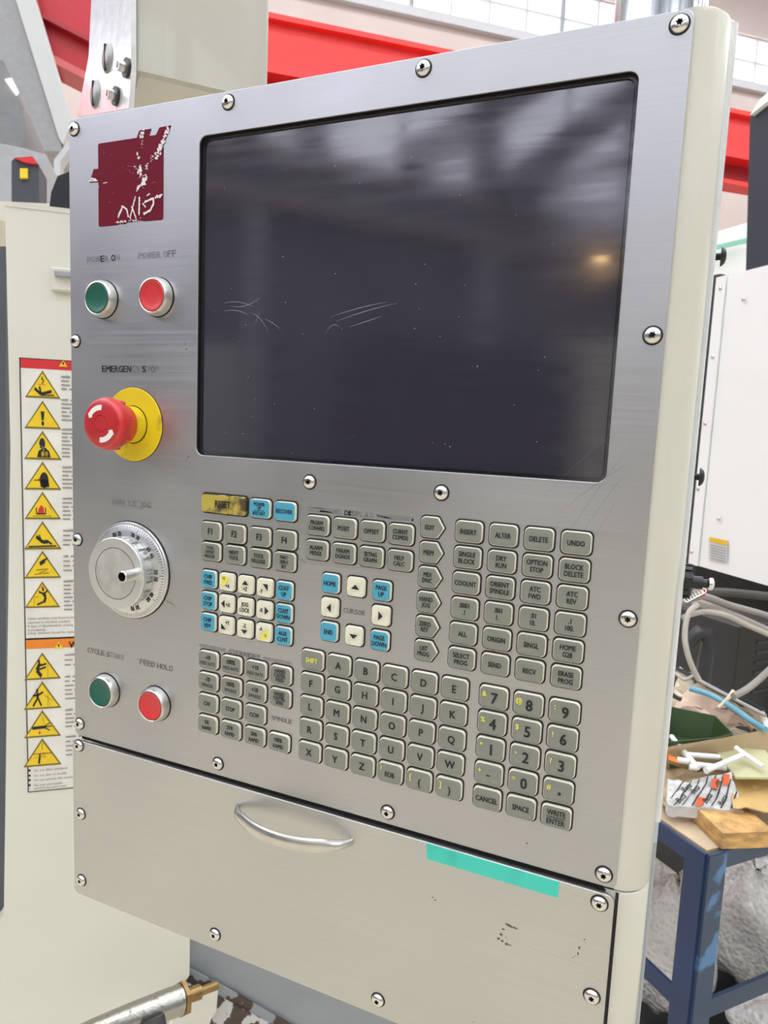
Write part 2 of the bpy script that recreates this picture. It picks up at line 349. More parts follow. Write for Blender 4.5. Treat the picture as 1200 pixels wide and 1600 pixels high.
# roof: strips of panel with long roof lights between them
ex = [(-11, -9.4), (-7.6, -5.2), (-3.4, -1.0), (0.8, 3.2), (5.0, 7.4), (9.2, 12)]
for i, (a, b) in enumerate(ex): slab('ceiling' if i == 0 else 'ceiling.%03d' % i, D0, D1, a, b, TOP, TOP + 0.15, WALLG)
for i in range(len(ex) - 1):
    a, b = ex[i][1], ex[i + 1][0]
    t = bpy.data.objects.new('window_%d' % (i + 10), None); link(t, None, hp(4, (a + b) / 2, TOP)); structure(t)
    pm = MB(); n = 8; ww = (D1 - D0) / n; pm.box(Vector(), ww - 0.12, b - a, 0.03, ROOFPANE, D, E, UP); pmesh = pm.mesh('pane')
    for k in range(n): obj('pane', pmesh, t, hp(D0 + (k + .5) * ww, (a + b) / 2, TOP + 0.05))
    fr = MB()
    for k in range(n + 1): fr.box(hp(D0 + k * ww, (a + b) / 2, TOP + 0.03), 0.12, b - a, 0.1, FRAMEW, D, E, UP)
    fr.build('window_frame', t, hp(D0, a, TOP))
# roof beams crossing the hall
for i, d in enumerate((-6.5, -2.5, 1.5, 5.5, 9.5, 13.5)):
    mb = MB(); mb.box(hp(d, -5, 8.35), 0.3, 11.9, 0.7, WALLG, D, E, UP); mb.box(hp(d, -5, 8.02), 0.5, 11.9, 0.08, WALLG, D, E, UP)
    structure(mb.build('trim_%d' % (i + 8), None, hp(d, 0.5, 8.0)))
# the red crane girder before the far wall: web, flanges
GE = 9.0; GP = hp(0, GE, 0)
gt = hit(422, 35, GP, E).z; gb = hit(1142, 246, GP, E).z; gf = hit(1142, 292, GP, E).z
g = thing('crane_girder', hp(5, GE, gf), 'long red painted crane girder crossing behind the top of the control pendant', 'girder')
mb = MB(); mb.box(hp(4, GE + .05, (gt + gb) / 2), 25, 0.1, gt - gb, REDP, D, E, UP); mb.build('web', g, hp(4, GE, gb))
mb = MB(); mb.box(hp(4, GE + .1, gt + .03), 25, 0.4, 0.06, REDP, D, E, UP); mb.build('top_flange', g, hp(4, GE, gt))
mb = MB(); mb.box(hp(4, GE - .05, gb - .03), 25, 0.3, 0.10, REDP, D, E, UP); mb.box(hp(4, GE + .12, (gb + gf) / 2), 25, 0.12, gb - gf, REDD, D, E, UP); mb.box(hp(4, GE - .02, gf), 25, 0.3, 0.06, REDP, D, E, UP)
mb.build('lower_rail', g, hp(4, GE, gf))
# a matching girder, columns and machines on the side of the hall behind the camera (seen only as reflections)
g = thing('crane_girder', hp(4, -9.5, 2.4), 'red crane girder along the wall reflected in the dark screen', 'girder')
mb = MB(); mb.box(hp(4, -9.5, 2.7), 25, 0.3, 0.7, mat('grey_girder', (0.25, 0.24, 0.26), .5), D, E, UP); mb.build('web', g, hp(4, -9.5, 2.4))
for i, d in enumerate((-6, -1.5, 3, 7.5)):
    mb = MB(); mb.box(hp(d, -10.2, 1.2), 0.5, 0.5, 5.8, WALLM, D, E, UP); structure(mb.build('trim_%d' % (i + 20), None, hp(d, -10.2, FLOOR)))
for i, (d, e, we, h_, m_, lb) in enumerate(((-7.6, -4.4, 3.0, 2.55, DARK, 'dark machine cabinet by the left wall, reflected at the bottom middle of the screen'),
                                     (-7.2, -.6, 1.2, 2.2, GREYP, 'grey machine cabinet reflected at the lower left of the screen'),
                                     (-7.4, -7.2, 2.2, 2.75, CREAM2, 'pale tall machine cabinet reflected at the lower right of the screen'))):
    mb = MB(); mb.box(hp(d, e, FLOOR + h_ / 2), 1.2, we, h_, m_, D, E, UP, bev=0.04); mb.box(hp(d + .61, e + .1, FLOOR + h_ * .55), .03, we * .6, h_ * .6, GREYP if m_ is not DARK else BLACK, D, E, UP)
    tag(mb.build('machine_cabinet', None, hp(d, e, FLOOR)), lb, 'machine', 'machine cabinets along the left wall')
WARM = mat('warm_lamp_glow', (1, .8, .5), .4, emit=(1.0, .62, .28), estr=30)
def bay_lamp(d, e, z, lb):
    t = thing('hanging_lamp', hp(d, e, z), lb, 'lamp', 'hanging lamps across the hall'); c = hp(d, e, z)
    mb = MB(); mb.lathe([(.05, .35), (.10, .30), (.22, .05), (.24, 0), (.23, 0), (.21, .06)], DARK, c=c, n=24, axis=UP, u=D, cap0=True, cap1=False); mb.build('shade', t, c)
    mb = MB(); mb.lathe([(.02, -.09), (.07, -.07), (.10, -.02), (.10, .03), (.05, .10)], WARM, c=c, n=20, axis=UP, u=D, cap0=True); mb.build('bulb', t, c)
    mb = MB(); mb.tube([c + UP * .34, Vector((c.x, c.y, 8.79 if z > 4 else z + .8))], .01, DARK, 6); mb.build('cord', t, c + UP * .34)
bay_lamp(-8.2, -7.3, 2.45, 'small warm hanging lamp reflected as an orange glint at the right of the screen')
bay_lamp(3.5, -6.0, 5.2, 'warm hanging lamp high behind the camera, right of the second')
bay_lamp(-1.5, -6.0, 5.2, 'warm hanging lamp high behind the camera, left of the third')

# ================================================================== THE PENDANT
P = thing('control_pendant', (0.24, 0.04, -0.664), 'tall steel-faced machine control pendant with dark screen and rows of keys', 'control panel')
prof = [(0.4585, 0.0016), (0.4615, 0.0014), (0.4655, 0.0022), (0.4690, 0.0042), (0.4722, 0.0070), (0.4750, 0.0108), (0.4768, 0.0148), (0.4777, 0.0190), (0.4780, 0.0230), (0.4780, 0.060), (0.4740, 0.064), (0.012, 0.064), (0.006, 0.058), (0.004, 0.030), (0.004, 0.014), (0.4535, 0.014), (0.4535, 0.0018)]
def shell(name, z0, z1, label, bev=True):
    mb = MB(); loops = []
    c = (0.24, 0.03)
    def lp(k, z): return [(c[0] + (x - c[0]) * k, y if y < .015 else c[1] + (y - c[1]) * k, z) for x, y in prof]
    loops = [lp(0.993, z0), lp(0.998, z0 - .0007), lp(1, z0 - 0.003), lp(1, z1 + 0.001), lp(0.998, z1)]
    mb.loft(loops, CREAM); return mb.build(name, P, (0.24, 0.04, z1), label)
shell('upper_housing', 0.0012, -0.5152, 'cream painted curved metal shell behind the steel face')
shell('lower_housing', -0.5166, -0.668, 'cream painted lower shell below the thin seam')
mb = MB(); mb.box((0.462, 0.085, -0.238), 0.039, 0.05, 0.524, mat('back_cover_paint', (0.66, 0.67, 0.67), .25, coat=.5), bev=0.004)
mb.build('back_cover', P, (0.462, 0.085, -0.50))
mb = MB(); mb.box((0.462, 0.082, -0.582), 0.037, 0.044, 0.15, GREYP, bev=0.004); mb.build('back_cover', P, (0.462, 0.082, -0.66))
mb = MB(); mb.box((0.232, 0.012, -0.5162), 0.452, 0.02, 0.0040, BLACK); mb.box((0.4603, 0.006, -0.592), 0.0020, 0.010, 0.150, BLACK); mb.build('panel_gap', P, (0.24, 0.012, -0.5162))
# steel face with the screen opening
def off(ol, cx, cz): return [(x + cx, z + cz) for x, z in ol]
outer = off(rrect(0.459, 0.5144, 0.005, 6), 0.2296, -0.2573)
sw, sh, scx, scz = 0.3037, 0.2322, 0.2812, -0.1436
hole = off(rrect(sw, sh, 0.006, 6), scx, scz)
me = flat([outer, hole], -0.0, 0.0016, STEEL, 'face_plate', 0.00035)
obj('face_plate', me, P, (0, 0, 0), 'brushed stainless steel face plate with screen opening')
DY = -0.0032   # the lower door stands a little proud
outer = off(rrect(0.4588, 0.1462, 0.005, 6), 0.2297, -0.5908)
obj('lower_door', flat([outer], DY, 0.003, STEEL2, 'lower_door', 0.0004), P, (0, 0, 0), 'plain steel flap below the keypad')
# screen
fr = MB(); a = off(rrect(sw + .001, sh + .001, .006, 6), scx, scz); b = off(rrect(sw - .0045, sh - .0045, .005, 6), scx, scz)
fr.loft([[(x, .0014, z) for x, z in a], [(x, .0052, z) for x, z in a], [(x, .0052, z) for x, z in b], [(x, .0028, z) for x, z in b]], mat('screen_gasket', (0.02, 0.016, 0.014), .5), False, False)
fr.build('screen_gasket', P, (scx, .003, scz))
s_ = MB(); s_.loft([[(x, .0060, z) for x, z in off(rrect(sw, sh, .005, 6), scx, scz)], [(x, .0042, z) for x, z in off(rrect(sw, sh, .005, 6), scx, scz)]], glass_mat(), smooth=False)
scr = s_.build('screen', P, (scx, .004, scz), 'dark scratched display screen, switched off')
# fine scratches and specks on the screen
mb = MB(); SCR = mat('scratch_white', (0.42, 0.40, 0.44), .6)
def scratch(mb, x0, z0, x1, z1, w, y, m, sag=0.0, n=6):
    pr = None
    for i in range(n + 1):
        t = i / n; x = x0 + (x1 - x0) * t; z = z0 + (z1 - z0) * t + sag * 4 * t * (1 - t); ww = w * (0.25 + math.sin(PI * t))
        if pr: mb.face([(pr[0], y, pr[1] - pr[2] / 2), (x, y, z - ww / 2), (x, y, z + ww / 2), (pr[0], y, pr[1] + pr[2] / 2)], m)
        pr = (x, z, ww)
for i in range(46):
    x = scx + random.uniform(-.48, .48) * sw; z = scz + random.uniform(-.48, .48) * sh; r = random.uniform(.0002, .00042)
    poly2(mb, [(x + r * math.cos(k), z + r * math.sin(k)) for k in (0, 1.3, 2.6, 3.9, 5.2)], SCR, 0.0041)
for x0, z0, x1, z1, s in ((.155, -.148, .182, -.143, -.003), (.150, -.146, .176, -.149, .002), (.24, -.158, .283, -.149, .001), (.245, -.161, .29, -.150, .001), (.255, -.165, .280, -.158, .0),
                       (.175, -.154, .190, -.168, .003), (.178, -.162, .182, -.153, 0), (.186, -.158, .200, -.166, .001), (.236, -.170, .248, -.165, .004), (.150, -.152, .172, -.155, .002)):
    scratch(mb, x0, z0, x1, z1, .0002, 0.0041, SCR, s)
o = mb.build('scratches', scr, (scx, .0041, scz)); o['kind'] = 'stuff'

# ---- screws
def screw_mesh():
    mb = MB(); n = 24
    def star(k): return 0.00205 if (k % 4) in (0,) else (0.00120 if (k % 4) == 2 else 0.00165)
    def lp(rf, h): return [Vector((math.cos(2 * PI * k / n) * rf(k), -h, math.sin(2 * PI * k / n) * rf(k))) for k in range(n)]
    mb.loft([lp(lambda k: .0057, 0.0), lp(lambda k: .0055, .0004), lp(lambda k: .0048, .0003)], SLOTDUST, False, False)
    mb.loft([lp(lambda k: .0048, .0), lp(lambda k: .0048, .0008), lp(lambda k: .0044, .0017), lp(lambda k: .0036, .0024), lp(lambda k: .0028, .0028), lp(star, .0029)], CHROME, False, False)
    mb.loft([lp(star, .0029), lp(lambda k: star(k) * .9, .0008)], BLACK, False, True, smooth=False)
    return mb.mesh('screw')
SM = screw_mesh()
def screw(x, z, y=0.0):
    o = obj('screw', SM, P, (x, y, z)); o.rotation_euler = (0, random.uniform(0, 1), 0)
for x, z in ((6.3, -8), (154.5, -7.6), (303, -7.4), (452, -7.3), (5.6, -173.1), (452.2, -173.2), (5.6, -339), (452.4, -340.3), (5.8, -503.6), (154.4, -504.7), (230.2, -273.5), (329.9, -273.5), (302.3, -505.5), (451.4, -506.4)):
    screw(x / 1000, z / 1000, 0)
for x, z in ((121, 1166), (124, 1273), (125, 1377), (334, 1462), (589, 1565), (936, 1414), (924, 1560)):
    q = hit(x, z, (0, DY - .002, 0), Vector((0, 1, 0))); screw(q.x, q.z, DY)

# ---- keys
def key_outline(kind, w, h):
    if kind != 'arrow': return rrect(w, h, 0.0031 if kind != 'sq' else 0.0027, 4)
    r = .0022; pts = []
    for cx, cy, a0, a1 in ((w / 2 - .0012, 0, -35, 35), (w / 2 - .0052, h / 2 - .0018, 35, 90), (-w / 2 + .003, h / 2 - .003, 90, 180), (-w / 2 + .003, -h / 2 + .003, 180, 270), (w / 2 - .0052, -h / 2 + .0018, 270, 325)):
        rr = .003 if cx < 0 else (.0018 if cy else .0012)
        for k in range(4): a = math.radians(a0 + (a1 - a0) * k / 3); pts.append((cx + rr * math.cos(a), cy + rr * math.sin(a)))
    return pts
_km = {}
def key_meshes(kind, w, h, fm):
    k = (kind, w, h, fm.name)
    if k in _km: return _km[k]
    ol = key_outline(kind, w, h); H = .0028
    def L3(o_, y): return [Vector((x, -y, z)) for x, z in o_]
    mb = MB(); g0 = inset(ol, -.0010)
    mb.loft([L3(g0, 0), L3(g0, .0004), L3(inset(ol, .0002), .0004)], SLOTDUST, False, False, smooth=False)  # flat dark ring for the slot round the key, its shade as colour
    mb.loft([L3(ol, .0), L3(ol, H - .0008), L3(inset(ol, .0002), H - .0003), L3(inset(ol, .0004), H)], SOILED if kind == 'reset' else CREAMKEY, False, True)
    body = mb.mesh('key')
    mb = MB(); f0 = inset(ol, .0005)
    mb.loft([L3(f0, H - .0001), L3(f0, H + .0002), L3(inset(ol, .0014), H + .00035), L3(inset(ol, .0036), H + .00022), L3(inset(ol, .0044), H + .0001), L3(inset(ol, .0050), H + .00008)], fm, False, True)
    face = mb.mesh('key_film'); _km[k] = (body, face); return _km[k]
COLN = {id(GREYKEY): 'grey', id(BLUEKEY): 'blue', id(YELKEY): 'yellow', id(CREAMFACE): 'cream'}
def key(x, z, kind, lines, fm=None, shapes=(), name=None):
    fm = fm or GREYKEY; x /= 1000; z /= 1000
    w, h = {'std': (.0182, .0140), 'num': (.0188, .0148), 'sq': (.0139, .0139), 'arrow': (.0162, .0141), 'reset': (.0410, .0143), 'alpha': (.0184, .0146)}[kind]
    body, face = key_meshes(kind, w, h, fm)
    k = obj('key', body, P, (x, 0, z), '%s key marked %s' % (COLN[id(fm)], name or ' '.join(l[0] for l in lines)) if (name or lines) else None)
    obj('key_film', face, k, (x, 0, z))
    mb = MB(); yy = -.00322
    for m, pts in shapes: poly2(mb, [(a / 1000, b / 1000) for a, b in pts], m, yy + (0.00005 if m is YINK else 0))
    mw = w - .0036
    for l in lines:
        t, cap, dx, dz = l[:4]; m = l[4] if len(l) > 4 else INK; bold = l[5] if len(l) > 5 else True
        put_text(mb, t, dx / 1000, dz / 1000, min(cap * 1.17, cap + .75) / 1000, m, maxw=mw + .0008, bold=bold, org=(0, yy, 0), squeeze=.76 if len(t) > 1 else .9)
    if mb.f: obj('legend', mb.mesh('legend'), k, (x, 0, z))
def two(a, b, cap=2.5, g=2.0): return [(a, cap, 0, g), (b, cap, 0, -g)]
def one(a, cap=2.5): return [(a, cap, 0, 0)]
key(157.3, -295.9, 'reset', [('RESET', 4.2, 0, 0.2)], YELKEY)
key(189.9, -296.1, 'std', [('POWER', 2.1, 0, 3.3), ('UP', 2.1, 0, .5), ('RESTART', 2.1, 0, -3.5)], BLUEKEY, [(INK, ((-4.5, -1.2), (4.5, -1.2), (4.5, -1.55), (-4.5, -1.55)))])
key(211.5, -296.3, 'std', one('RECOVER'), BLUEKEY)
lx = (145.9, 168.1, 190.4, 212.3)
for i in range(4): key(lx[i], -317.4, 'std', [('F%d' % (i + 1), 4.0, 0, 0)])
for i, l in enumerate(([('TOOL', 2, 0, 3.4), ('OFFSET', 2, 0, 0), ('MEASUR', 2, 0, -3.3)], two('NEXT', 'TOOL'), two('TOOL', 'RELEASE'), [('PART', 2.1, 0, 3.5), ('ZERO', 2.1, 0, 0), ('SET', 2.1, 0, -3.5)])):
    key(lx[i], -333.5, 'std', l)
jx = (144.6, 161.7, 178.9, 196.0, 212.9); jz = (-355.3, -372.4, -389.6)
for r, (a, b) in enumerate((('CHIP', 'FWD'), ('CHIP', 'STOP'), ('CHIP', 'REV'))): key(jx[0], jz[r], 'sq', two(a, b, 2.7, 2.3), BLUEKEY)
for r, (a, b) in enumerate((('CLNT', 'UP'), ('CLNT', 'DOWN'), ('AUX', 'CLNT'))): key(jx[4], jz[r], 'sq', two(a, b, 2.7, 2.3), BLUEKEY)
arc = [(-4.6 + 8.2 * (1 - math.cos(a)), 4.4 - 8.6 * 0) for a in (0,)]
sect = [(-4.8, 4.6), (1.9, 4.2), (2.6, 3.1), (-2.9, -4.0), (-4.4, -3.2)]
key(jx[1], jz[0], 'sq', [('+B', 2.0, -2.6, 2.8, mat('olive_ink', (.25, .22, .03), .6)), ('+A', 2.4, 1.2, -2.8)], CREAMFACE, [(YINK, sect)])
key(jx[2], jz[0], 'sq', [('+Z', 2.5, 0, -2.9)], CREAMFACE, [(INK, ((-2.9, .2), (2.9, .2), (0, 3.6)))])
key(jx[3], jz[0], 'sq', [('-Y', 2.5, -2.8, -2.6)], CREAMFACE, [(INK, ((-1.6, 3.2), (3.0, 3.2), (3.0, -1.8)))])
key(jx[1], jz[1], 'sq', [('+X', 2.5, 1.9, -.4)], CREAMFACE, [(INK, ((-4.7, 0), (-1.3, 3.0), (-1.3, -3.0)))])
key(jx[2], jz[1], 'sq', two('JOG', 'LOCK', 2.6, 2.3), CREAMFACE)
key(jx[3], jz[1], 'sq', [('-X', 2.5, -2.6, .1)], CREAMFACE, [(INK, ((4.3, 0), (.8, 3.1), (.8, -3.1)))])
key(jx[1], jz[2], 'sq', [('+Y', 2.5, 1.6, 2.8)], CREAMFACE, [(INK, ((-4.2, 1.6), (-4.2, -3.0), (.4, -3.0)))])
key(jx[2], jz[2], 'sq', [('-Z', 2.5, 0, 2.9)], CREAMFACE, [(INK, ((-2.9, -.4), (2.9, -.4), (0, -3.8)))])
key(jx[3], jz[2], 'sq', [('-A', 2.4, -2.4, 2.8), ('-B', 2.0, 1.6, -1.8, mat('olive_ink', (.25, .22, .03), .6))], CREAMFACE, [(YINK, ((4.4, 4.0), (4.4, -4.6), (-4.4, -4.6), (-3.6, -3.6)))])
ox = (145.1, 167.2, 189.6, 211.5); oz = (-420.1, -437.9, -455.6, -473.3)
for i, a in enumerate(('-10', '100%', '+10')):
    key(ox[i], oz[0], 'std', [(a, 2.9, 0, 2.4), ('FEED RATE', 2.3, 0, -2.6, INK, False)])
    key(ox[i], oz[1], 'std', [(a, 2.9, 0, 2.4), ('SPINDLE', 2.3, 0, -2.6, INK, False)])
for r, c in enumerate(('FEED', 'SPIN')): key(ox[3], oz[r], 'std', [('HAND', 2.5, 0, 3.5), ('CNTRL', 2.5, 0, 0), (c, 2.5, 0, -3.5)])
for i, a in enumerate(('CW', 'STOP', 'CCW')): key(ox[i], oz[2], 'std', one(a, 2.7))
for i, a in enumerate(('5%', '25%', '50%', '100%')): key(ox[i], oz[3], 'std', [(a, 2.6, 0, 2.5), ('RAPID', 2.5, 0, -2.5)])
dx = (238.7, 260.3, 281.7, 303.2)
for i, l in enumerate((two('PRGRM', 'CONVRS'), one('POSIT', 2.7), one('OFFSET', 2.7), two('CURNT', 'COMDS'))): key(dx[i], -303.9, 'std', l)
for i, l in enumerate((two('ALARM', 'MESGS'), two('PARAM', 'DGNOS'), two('SETNG', 'GRAPH'), two('HELP', 'CALC'))): key(dx[i], -321.9, 'std', l)
cx_ = (250.9, 271.0, 291.0); cz_ = (-344.6, -362.3, -380.1)
key(cx_[0], cz_[0], 'sq', one('HOME', 2.7), BLUEKEY); key(cx_[2], cz_[0], 'sq', two('PAGE', 'UP', 2.7, 2.3), BLUEKEY)
key(cx_[0], cz_[2], 'sq', one('END', 2.7), BLUEKEY); key(cx_[2], cz_[2], 'sq', two('PAGE', 'DOWN', 2.7, 2.3), BLUEKEY)
key(cx_[1], cz_[0], 'sq', [], CREAMFACE, [(INK, ((-3.3, -1.4), (3.3, -1.4), (0, 1.9)))], 'with an up arrow')
key(cx_[1], cz_[2], 'sq', [], CREAMFACE, [(INK, ((-3.3, 1.4), (3.3, 1.4), (0, -1.9)))], 'with a down arrow')
key(cx_[0], cz_[1], 'sq', [], CREAMFACE, [(INK, ((-1.9, 0), (1.4, 3.3), (1.4, -3.3)))], 'with a left arrow')
key(cx_[2], cz_[1], 'sq', [], CREAMFACE, [(INK, ((1.9, 0), (-1.4, 3.3), (-1.4, -3.3)))], 'with a right arrow')
ax_ = [238.1 + 21.82 * i for i in range(6)]; az_ = [-403.6 - 17.72 * i for i in range(5)]
rows = ('.ABCDE', 'FGHIJK', 'LMNOPQ', 'RSTUVW', 'XYZ')
for r, row in enumerate(rows):
    for c, ch in enumerate(row):
        if ch == '.': key(ax_[0], az_[0], 'alpha', [('SHIFT', 3.0, 0, 0, YINK)])
        else: key(ax_[c], az_[r] - .1 * c, 'alpha', [(ch, 4.3, 0, 0)])
key(ax_[3], az_[4] - .3, 'alpha', [('EOB', 3.0, 0, -.8), ('/', 2.6, -6.6, 3.2, YINK)])
key(ax_[4], az_[4] - .4, 'alpha', [('(', 4.2, .6, -.6), ('[', 3.2, -6, 2.2, YINK)])
key(ax_[5], az_[4] - .5, 'alpha', [(')', 4.2, .6, -.8), (']', 3.2, -6, 2.2, YINK)])
for i, l in enumerate((one('EDIT'), one('MEM', 2.8), two('MDI', 'DNC'), two('HAND', 'JOG'), two('ZERO', 'RET'), two('LIST', 'PROG'))):
    l = [(q[0], q[1], -1.3, q[3]) for q in l]; key(325.4, -296.9 - 16.94 * i, 'arrow', l)
rx = (350.7, 373.5, 396.2, 419.0); rz = [-297.3 - 17.06 * i for i in range(6)]
grid = (('INSERT', 'ALTER', 'DELETE', 'UNDO'), ('SINGLE|BLOCK', 'DRY|RUN', 'OPTION|STOP', 'BLOCK|DELETE'), ('COOLNT', 'ORIENT|SPINDLE', 'ATC|FWD', 'ATC|REV'),
        ('.0001|.1', '.001|1.', '.01|10.', '.1|100.'), ('ALL', 'ORIGIN', 'SINGL', 'HOME|G28'), ('SELECT|PROG', 'SEND', 'RECV', 'ERASE|PROG'))
for r, row in enumerate(grid):
    for c, t in enumerate(row):
        a = t.split('|'); key(rx[c], rz[r], 'std' if r < 9 else 'num', one(a[0], 2.7) if len(a) == 1 else two(a[0], a[1], 2.7, 2.3))
nx = (374.0, 396.9, 419.7); nz_ = [-404.9 - 17.64 * i for i in range(5)]
num = ((('7', '&'), ('8', '@'), ('9', ':')), (('4', '%'), ('5', '$'), ('6', '!')), (('1', '*'), ('2', ','), ('3', '?')), (('-', '+'), ('0', '='), ('.', '#')))
def glyph_key(x, z, main, sub):
    sh = []
    L = []
    if main == '-': sh.append((INK, ((-1.4, -.3), (1.4, -.3), (1.4, -1.2), (-1.4, -1.2))))
    elif main == '.': sh.append((INK, [(1 + 1.1 * math.cos(a * PI / 5), -1.2 + 1.1 * math.sin(a * PI / 5)) for a in range(10)]))
    else: L.append((main, 6.2, .8, -.2))
    if sub == ',': sh.append((YINK, ((-6.2, 2.6), (-5.3, 2.6), (-5.2, 1.8), (-6.0, .8), (-5.8, 1.8), (-6.2, 1.8))))
    elif sub == ':':
        for zz in (.9, 2.7): sh.append((YINK, ((-6.2, zz), (-5.4, zz), (-5.4, zz + .8), (-6.2, zz + .8))))
    else: L.append((sub, 2.9, -5.9, 2.1, YINK))
    key(x, z, 'num', L, None, sh, '%s with small yellow %s' % ({'-': 'minus', '.': 'dot'}.get(main, main), {'&': 'ampersand', '@': 'at sign', ':': 'colon', '%': 'percent sign', '$': 'dollar sign', '!': 'exclamation mark', '*': 'asterisk', ',': 'comma', '?': 'question mark', '+': 'plus', '=': 'equals', '#': 'hash'}[sub]))
for r, row in enumerate(num):
    for c, (a, b) in enumerate(row): glyph_key(nx[c], nz_[r] - .1 * c, a, b)
key(nx[0], nz_[4], 'num', one('CANCEL', 3.0)); key(nx[1], nz_[4] - .1, 'num', one('SPACE', 3.0))
key(nx[2], nz_[4] - .2, 'num', [('WRITE', 3.0, 0, 3.0), ('ENTER', 3.0, 0, -3.0)], None, [(INK, ((-5.8, .25), (5.8, .25), (5.8, -.25), (-5.8, -.25)))])

# ---- printed lettering on the steel face
YP = -.00012
def print_(name, items, label=None, y=YP):
    mb = MB()
    for it in items:
        if it[0] == 't': put_text(mb, it[1], it[2] / 1000, it[3] / 1000, it[4] / 1000, it[5], width=it[6] / 1000, bold=it[7] if len(it) > 7 else False, org=(0, y, 0))
        else: poly2(mb, [(a / 1000, b / 1000) for a, b in it[2]], it[1], y)
    c = Vector(mb.v[0]); o = mb.build(name, P, c, label); return o
def letters(word, x0, x1, z, cap, mats_):
    """word spread letter by letter, each with its own state of wear"""
    adv = {'I': .45, ' ': .5, 'W': 1.25, 'M': 1.15}; tot = sum(adv.get(c, 1) for c in word); u = (x1 - x0) / tot; x = x0; out = []
    for c, m in zip(word, mats_):
        a = adv.get(c, 1)
        if c != ' ' and m: out.append(('t', c, x + u * a / 2, z, cap, m, u * a * .86, True))
        x += u * a
    return out
G, G2, K = GHOST, GHOST2, INK
print_('lettering', letters('POWER ON', 18.4, 53, -109, 4.6, [G2, G2, G2, K, G2, G, K, G2]), 'worn lettering POWER ON, mostly faded')
print_('lettering', letters('POWER OFF', 71.6, 109, -108.8, 4.6, [G2] * 7 + [G, G]), 'faded lettering POWER OFF')
print_('lettering', letters('EMERGENCY STOP', 33.8, 93, -195.3, 4.8, [K] * 7 + [G2, G2, G, K, G2, G, G2]), 'half worn black lettering EMERGENCY STOP')
print_('lettering', letters('HANDLE JOG', 44.6, 85.3, -303, 4.3, [G2, G2, G2, None, G2, G2, G, G2, G2, G2]), 'almost erased lettering HANDLE JOG')
print_('lettering', letters('CYCLE START', 15.3, 57, -434.6, 4.4, [G] * 7 + [G2] * 4), 'faded lettering CYCLE START')
print_('lettering', letters('FEED HOLD', 73.3, 108.6, -434.8, 4.4, [G] * 9), 'faded lettering FEED HOLD')
print_('lettering', letters('DISPLAY', 258.8, 281.3, -293.2, 3.6, [K, K, G, G, G2, G, G2]), 'worn lettering DISPLAY')
print_('lettering', letters('CURSOR', 261, 278.3, -363.1, 3.4, [G] * 6), 'faded lettering CURSOR')
print_('lettering', letters('OVERRIDES', 162.6, 192, -410.4, 3.4, [G] * 9), 'faded lettering OVERRIDES')
print_('lettering', letters('SPINDLE', 203, 221, -455.7, 3.2, [G] * 7), 'faded lettering SPINDLE')
def bar(x0, x1, z, h, m): return ('p', m, ((x0 + h / 2, z + h / 2), (x1, z + h / 2), (x1, z - h / 2), (x0 + h / 2, z - h / 2), (x0, z - h / 5), (x0, z + h / 5)))
print_('printed_bar', [bar(134.4, 159.6, -410.3, 2.7, G2)]); print_('printed_bar', [('p', G2, ((194.5, -409), (218.5, -409), (219.6, -410.3), (218.5, -411.7), (194.5, -411.7)))])
print_('printed_bar', [bar(228.6, 256, -293, 3.2, G2), ('p', K, ((238.5, -294.3), (240, -293.2), (247, -293.4), (250.5, -294.6), (245, -294.1))), ('p', K, ((231, -291.4), (238, -291.5), (245, -291.9), (238, -291.9)))], 'worn printed bar with remains of black')
print_('printed_bar', [('p', G2, ((284, -291.7), (310.5, -291.7), (311.5, -293), (310.5, -294.5), (284, -294.5))), ('p', K, ((283.8, -291.8), (285, -292.8), (288, -293), (292, -293.2), (296, -294.4), (291, -294), (286, -293.4), (284, -293.2))), ('p', K, ((310, -292.6), (311.2, -293), (310.6, -294.3), (309.6, -294)))], 'worn printed bar with remains of black')

# ---- maroon badge with worn silver patches
lg = [(31.4, -23.2), (31.8, -22.1), (32.8, -21.8), (70.4, -21.9), (73.1, -16.9), (84.5, -17.0), (82.4, -21.9), (89.1, -22.0), (92.4, -17.1), (103.4, -16.9), (96.2, -29.5), (96.2, -82.0), (95.6, -83.2), (94.4, -83.6),
      (78, -83.4), (74, -82.6), (70.2, -82.9), (68.6, -80.9), (66.2, -83.2), (62, -82.9), (58, -84.2), (54, -83.6), (50, -84.4), (33.0, -84.4), (31.8, -83.9), (31.4, -82.6), (31.4, -50.4), (22.1, -50.0), (26.6, -40.3), (31.4, -40.4)]
badge = obj('badge', flat([[(x / 1000, z / 1000) for x, z in lg]], -.0003, .0004, MAROON, 'badge'), P, (0, 0, 0), 'square maroon badge with torn silver patches')
mb = MB(); WORN = mat('worn_silver', (0.78, 0.74, 0.75), 0.5, 0.0, 0.1, 300); rr = random.Random(3)
bl_i = 0
def blob(cx, cz, r, sq=1.0, rot=0.0):
    n = 9; pts = []
    for k in range(n):
        a = 2 * PI * k / n; q = r * rr.uniform(.45, 1.15); x, y = q * math.cos(a), q * sq * math.sin(a)
        pts.append(((cx + x * math.cos(rot) - y * math.sin(rot)) / 1000, (cz + x * math.sin(rot) + y * math.cos(rot)) / 1000))
    global bl_i; bl_i += 1; poly2(mb, pts, WORN, -.00042 - bl_i * 8e-7)
def spray(x0, z0, x1, z1, n, r, spread):
    for i in range(n):
        t = rr.random(); blob(x0 + (x1 - x0) * t + rr.gauss(0, spread), z0 + (z1 - z0) * t + rr.gauss(0, spread), r * rr.uniform(.3, 1.1))
spray(100.5, -18.5, 93.5, -33, 60, 1.0, 1.0); spray(95, -28, 90, -39, 38, 1.1, .8); spray(86, -36, 83, -42, 12, .6, 1.0)
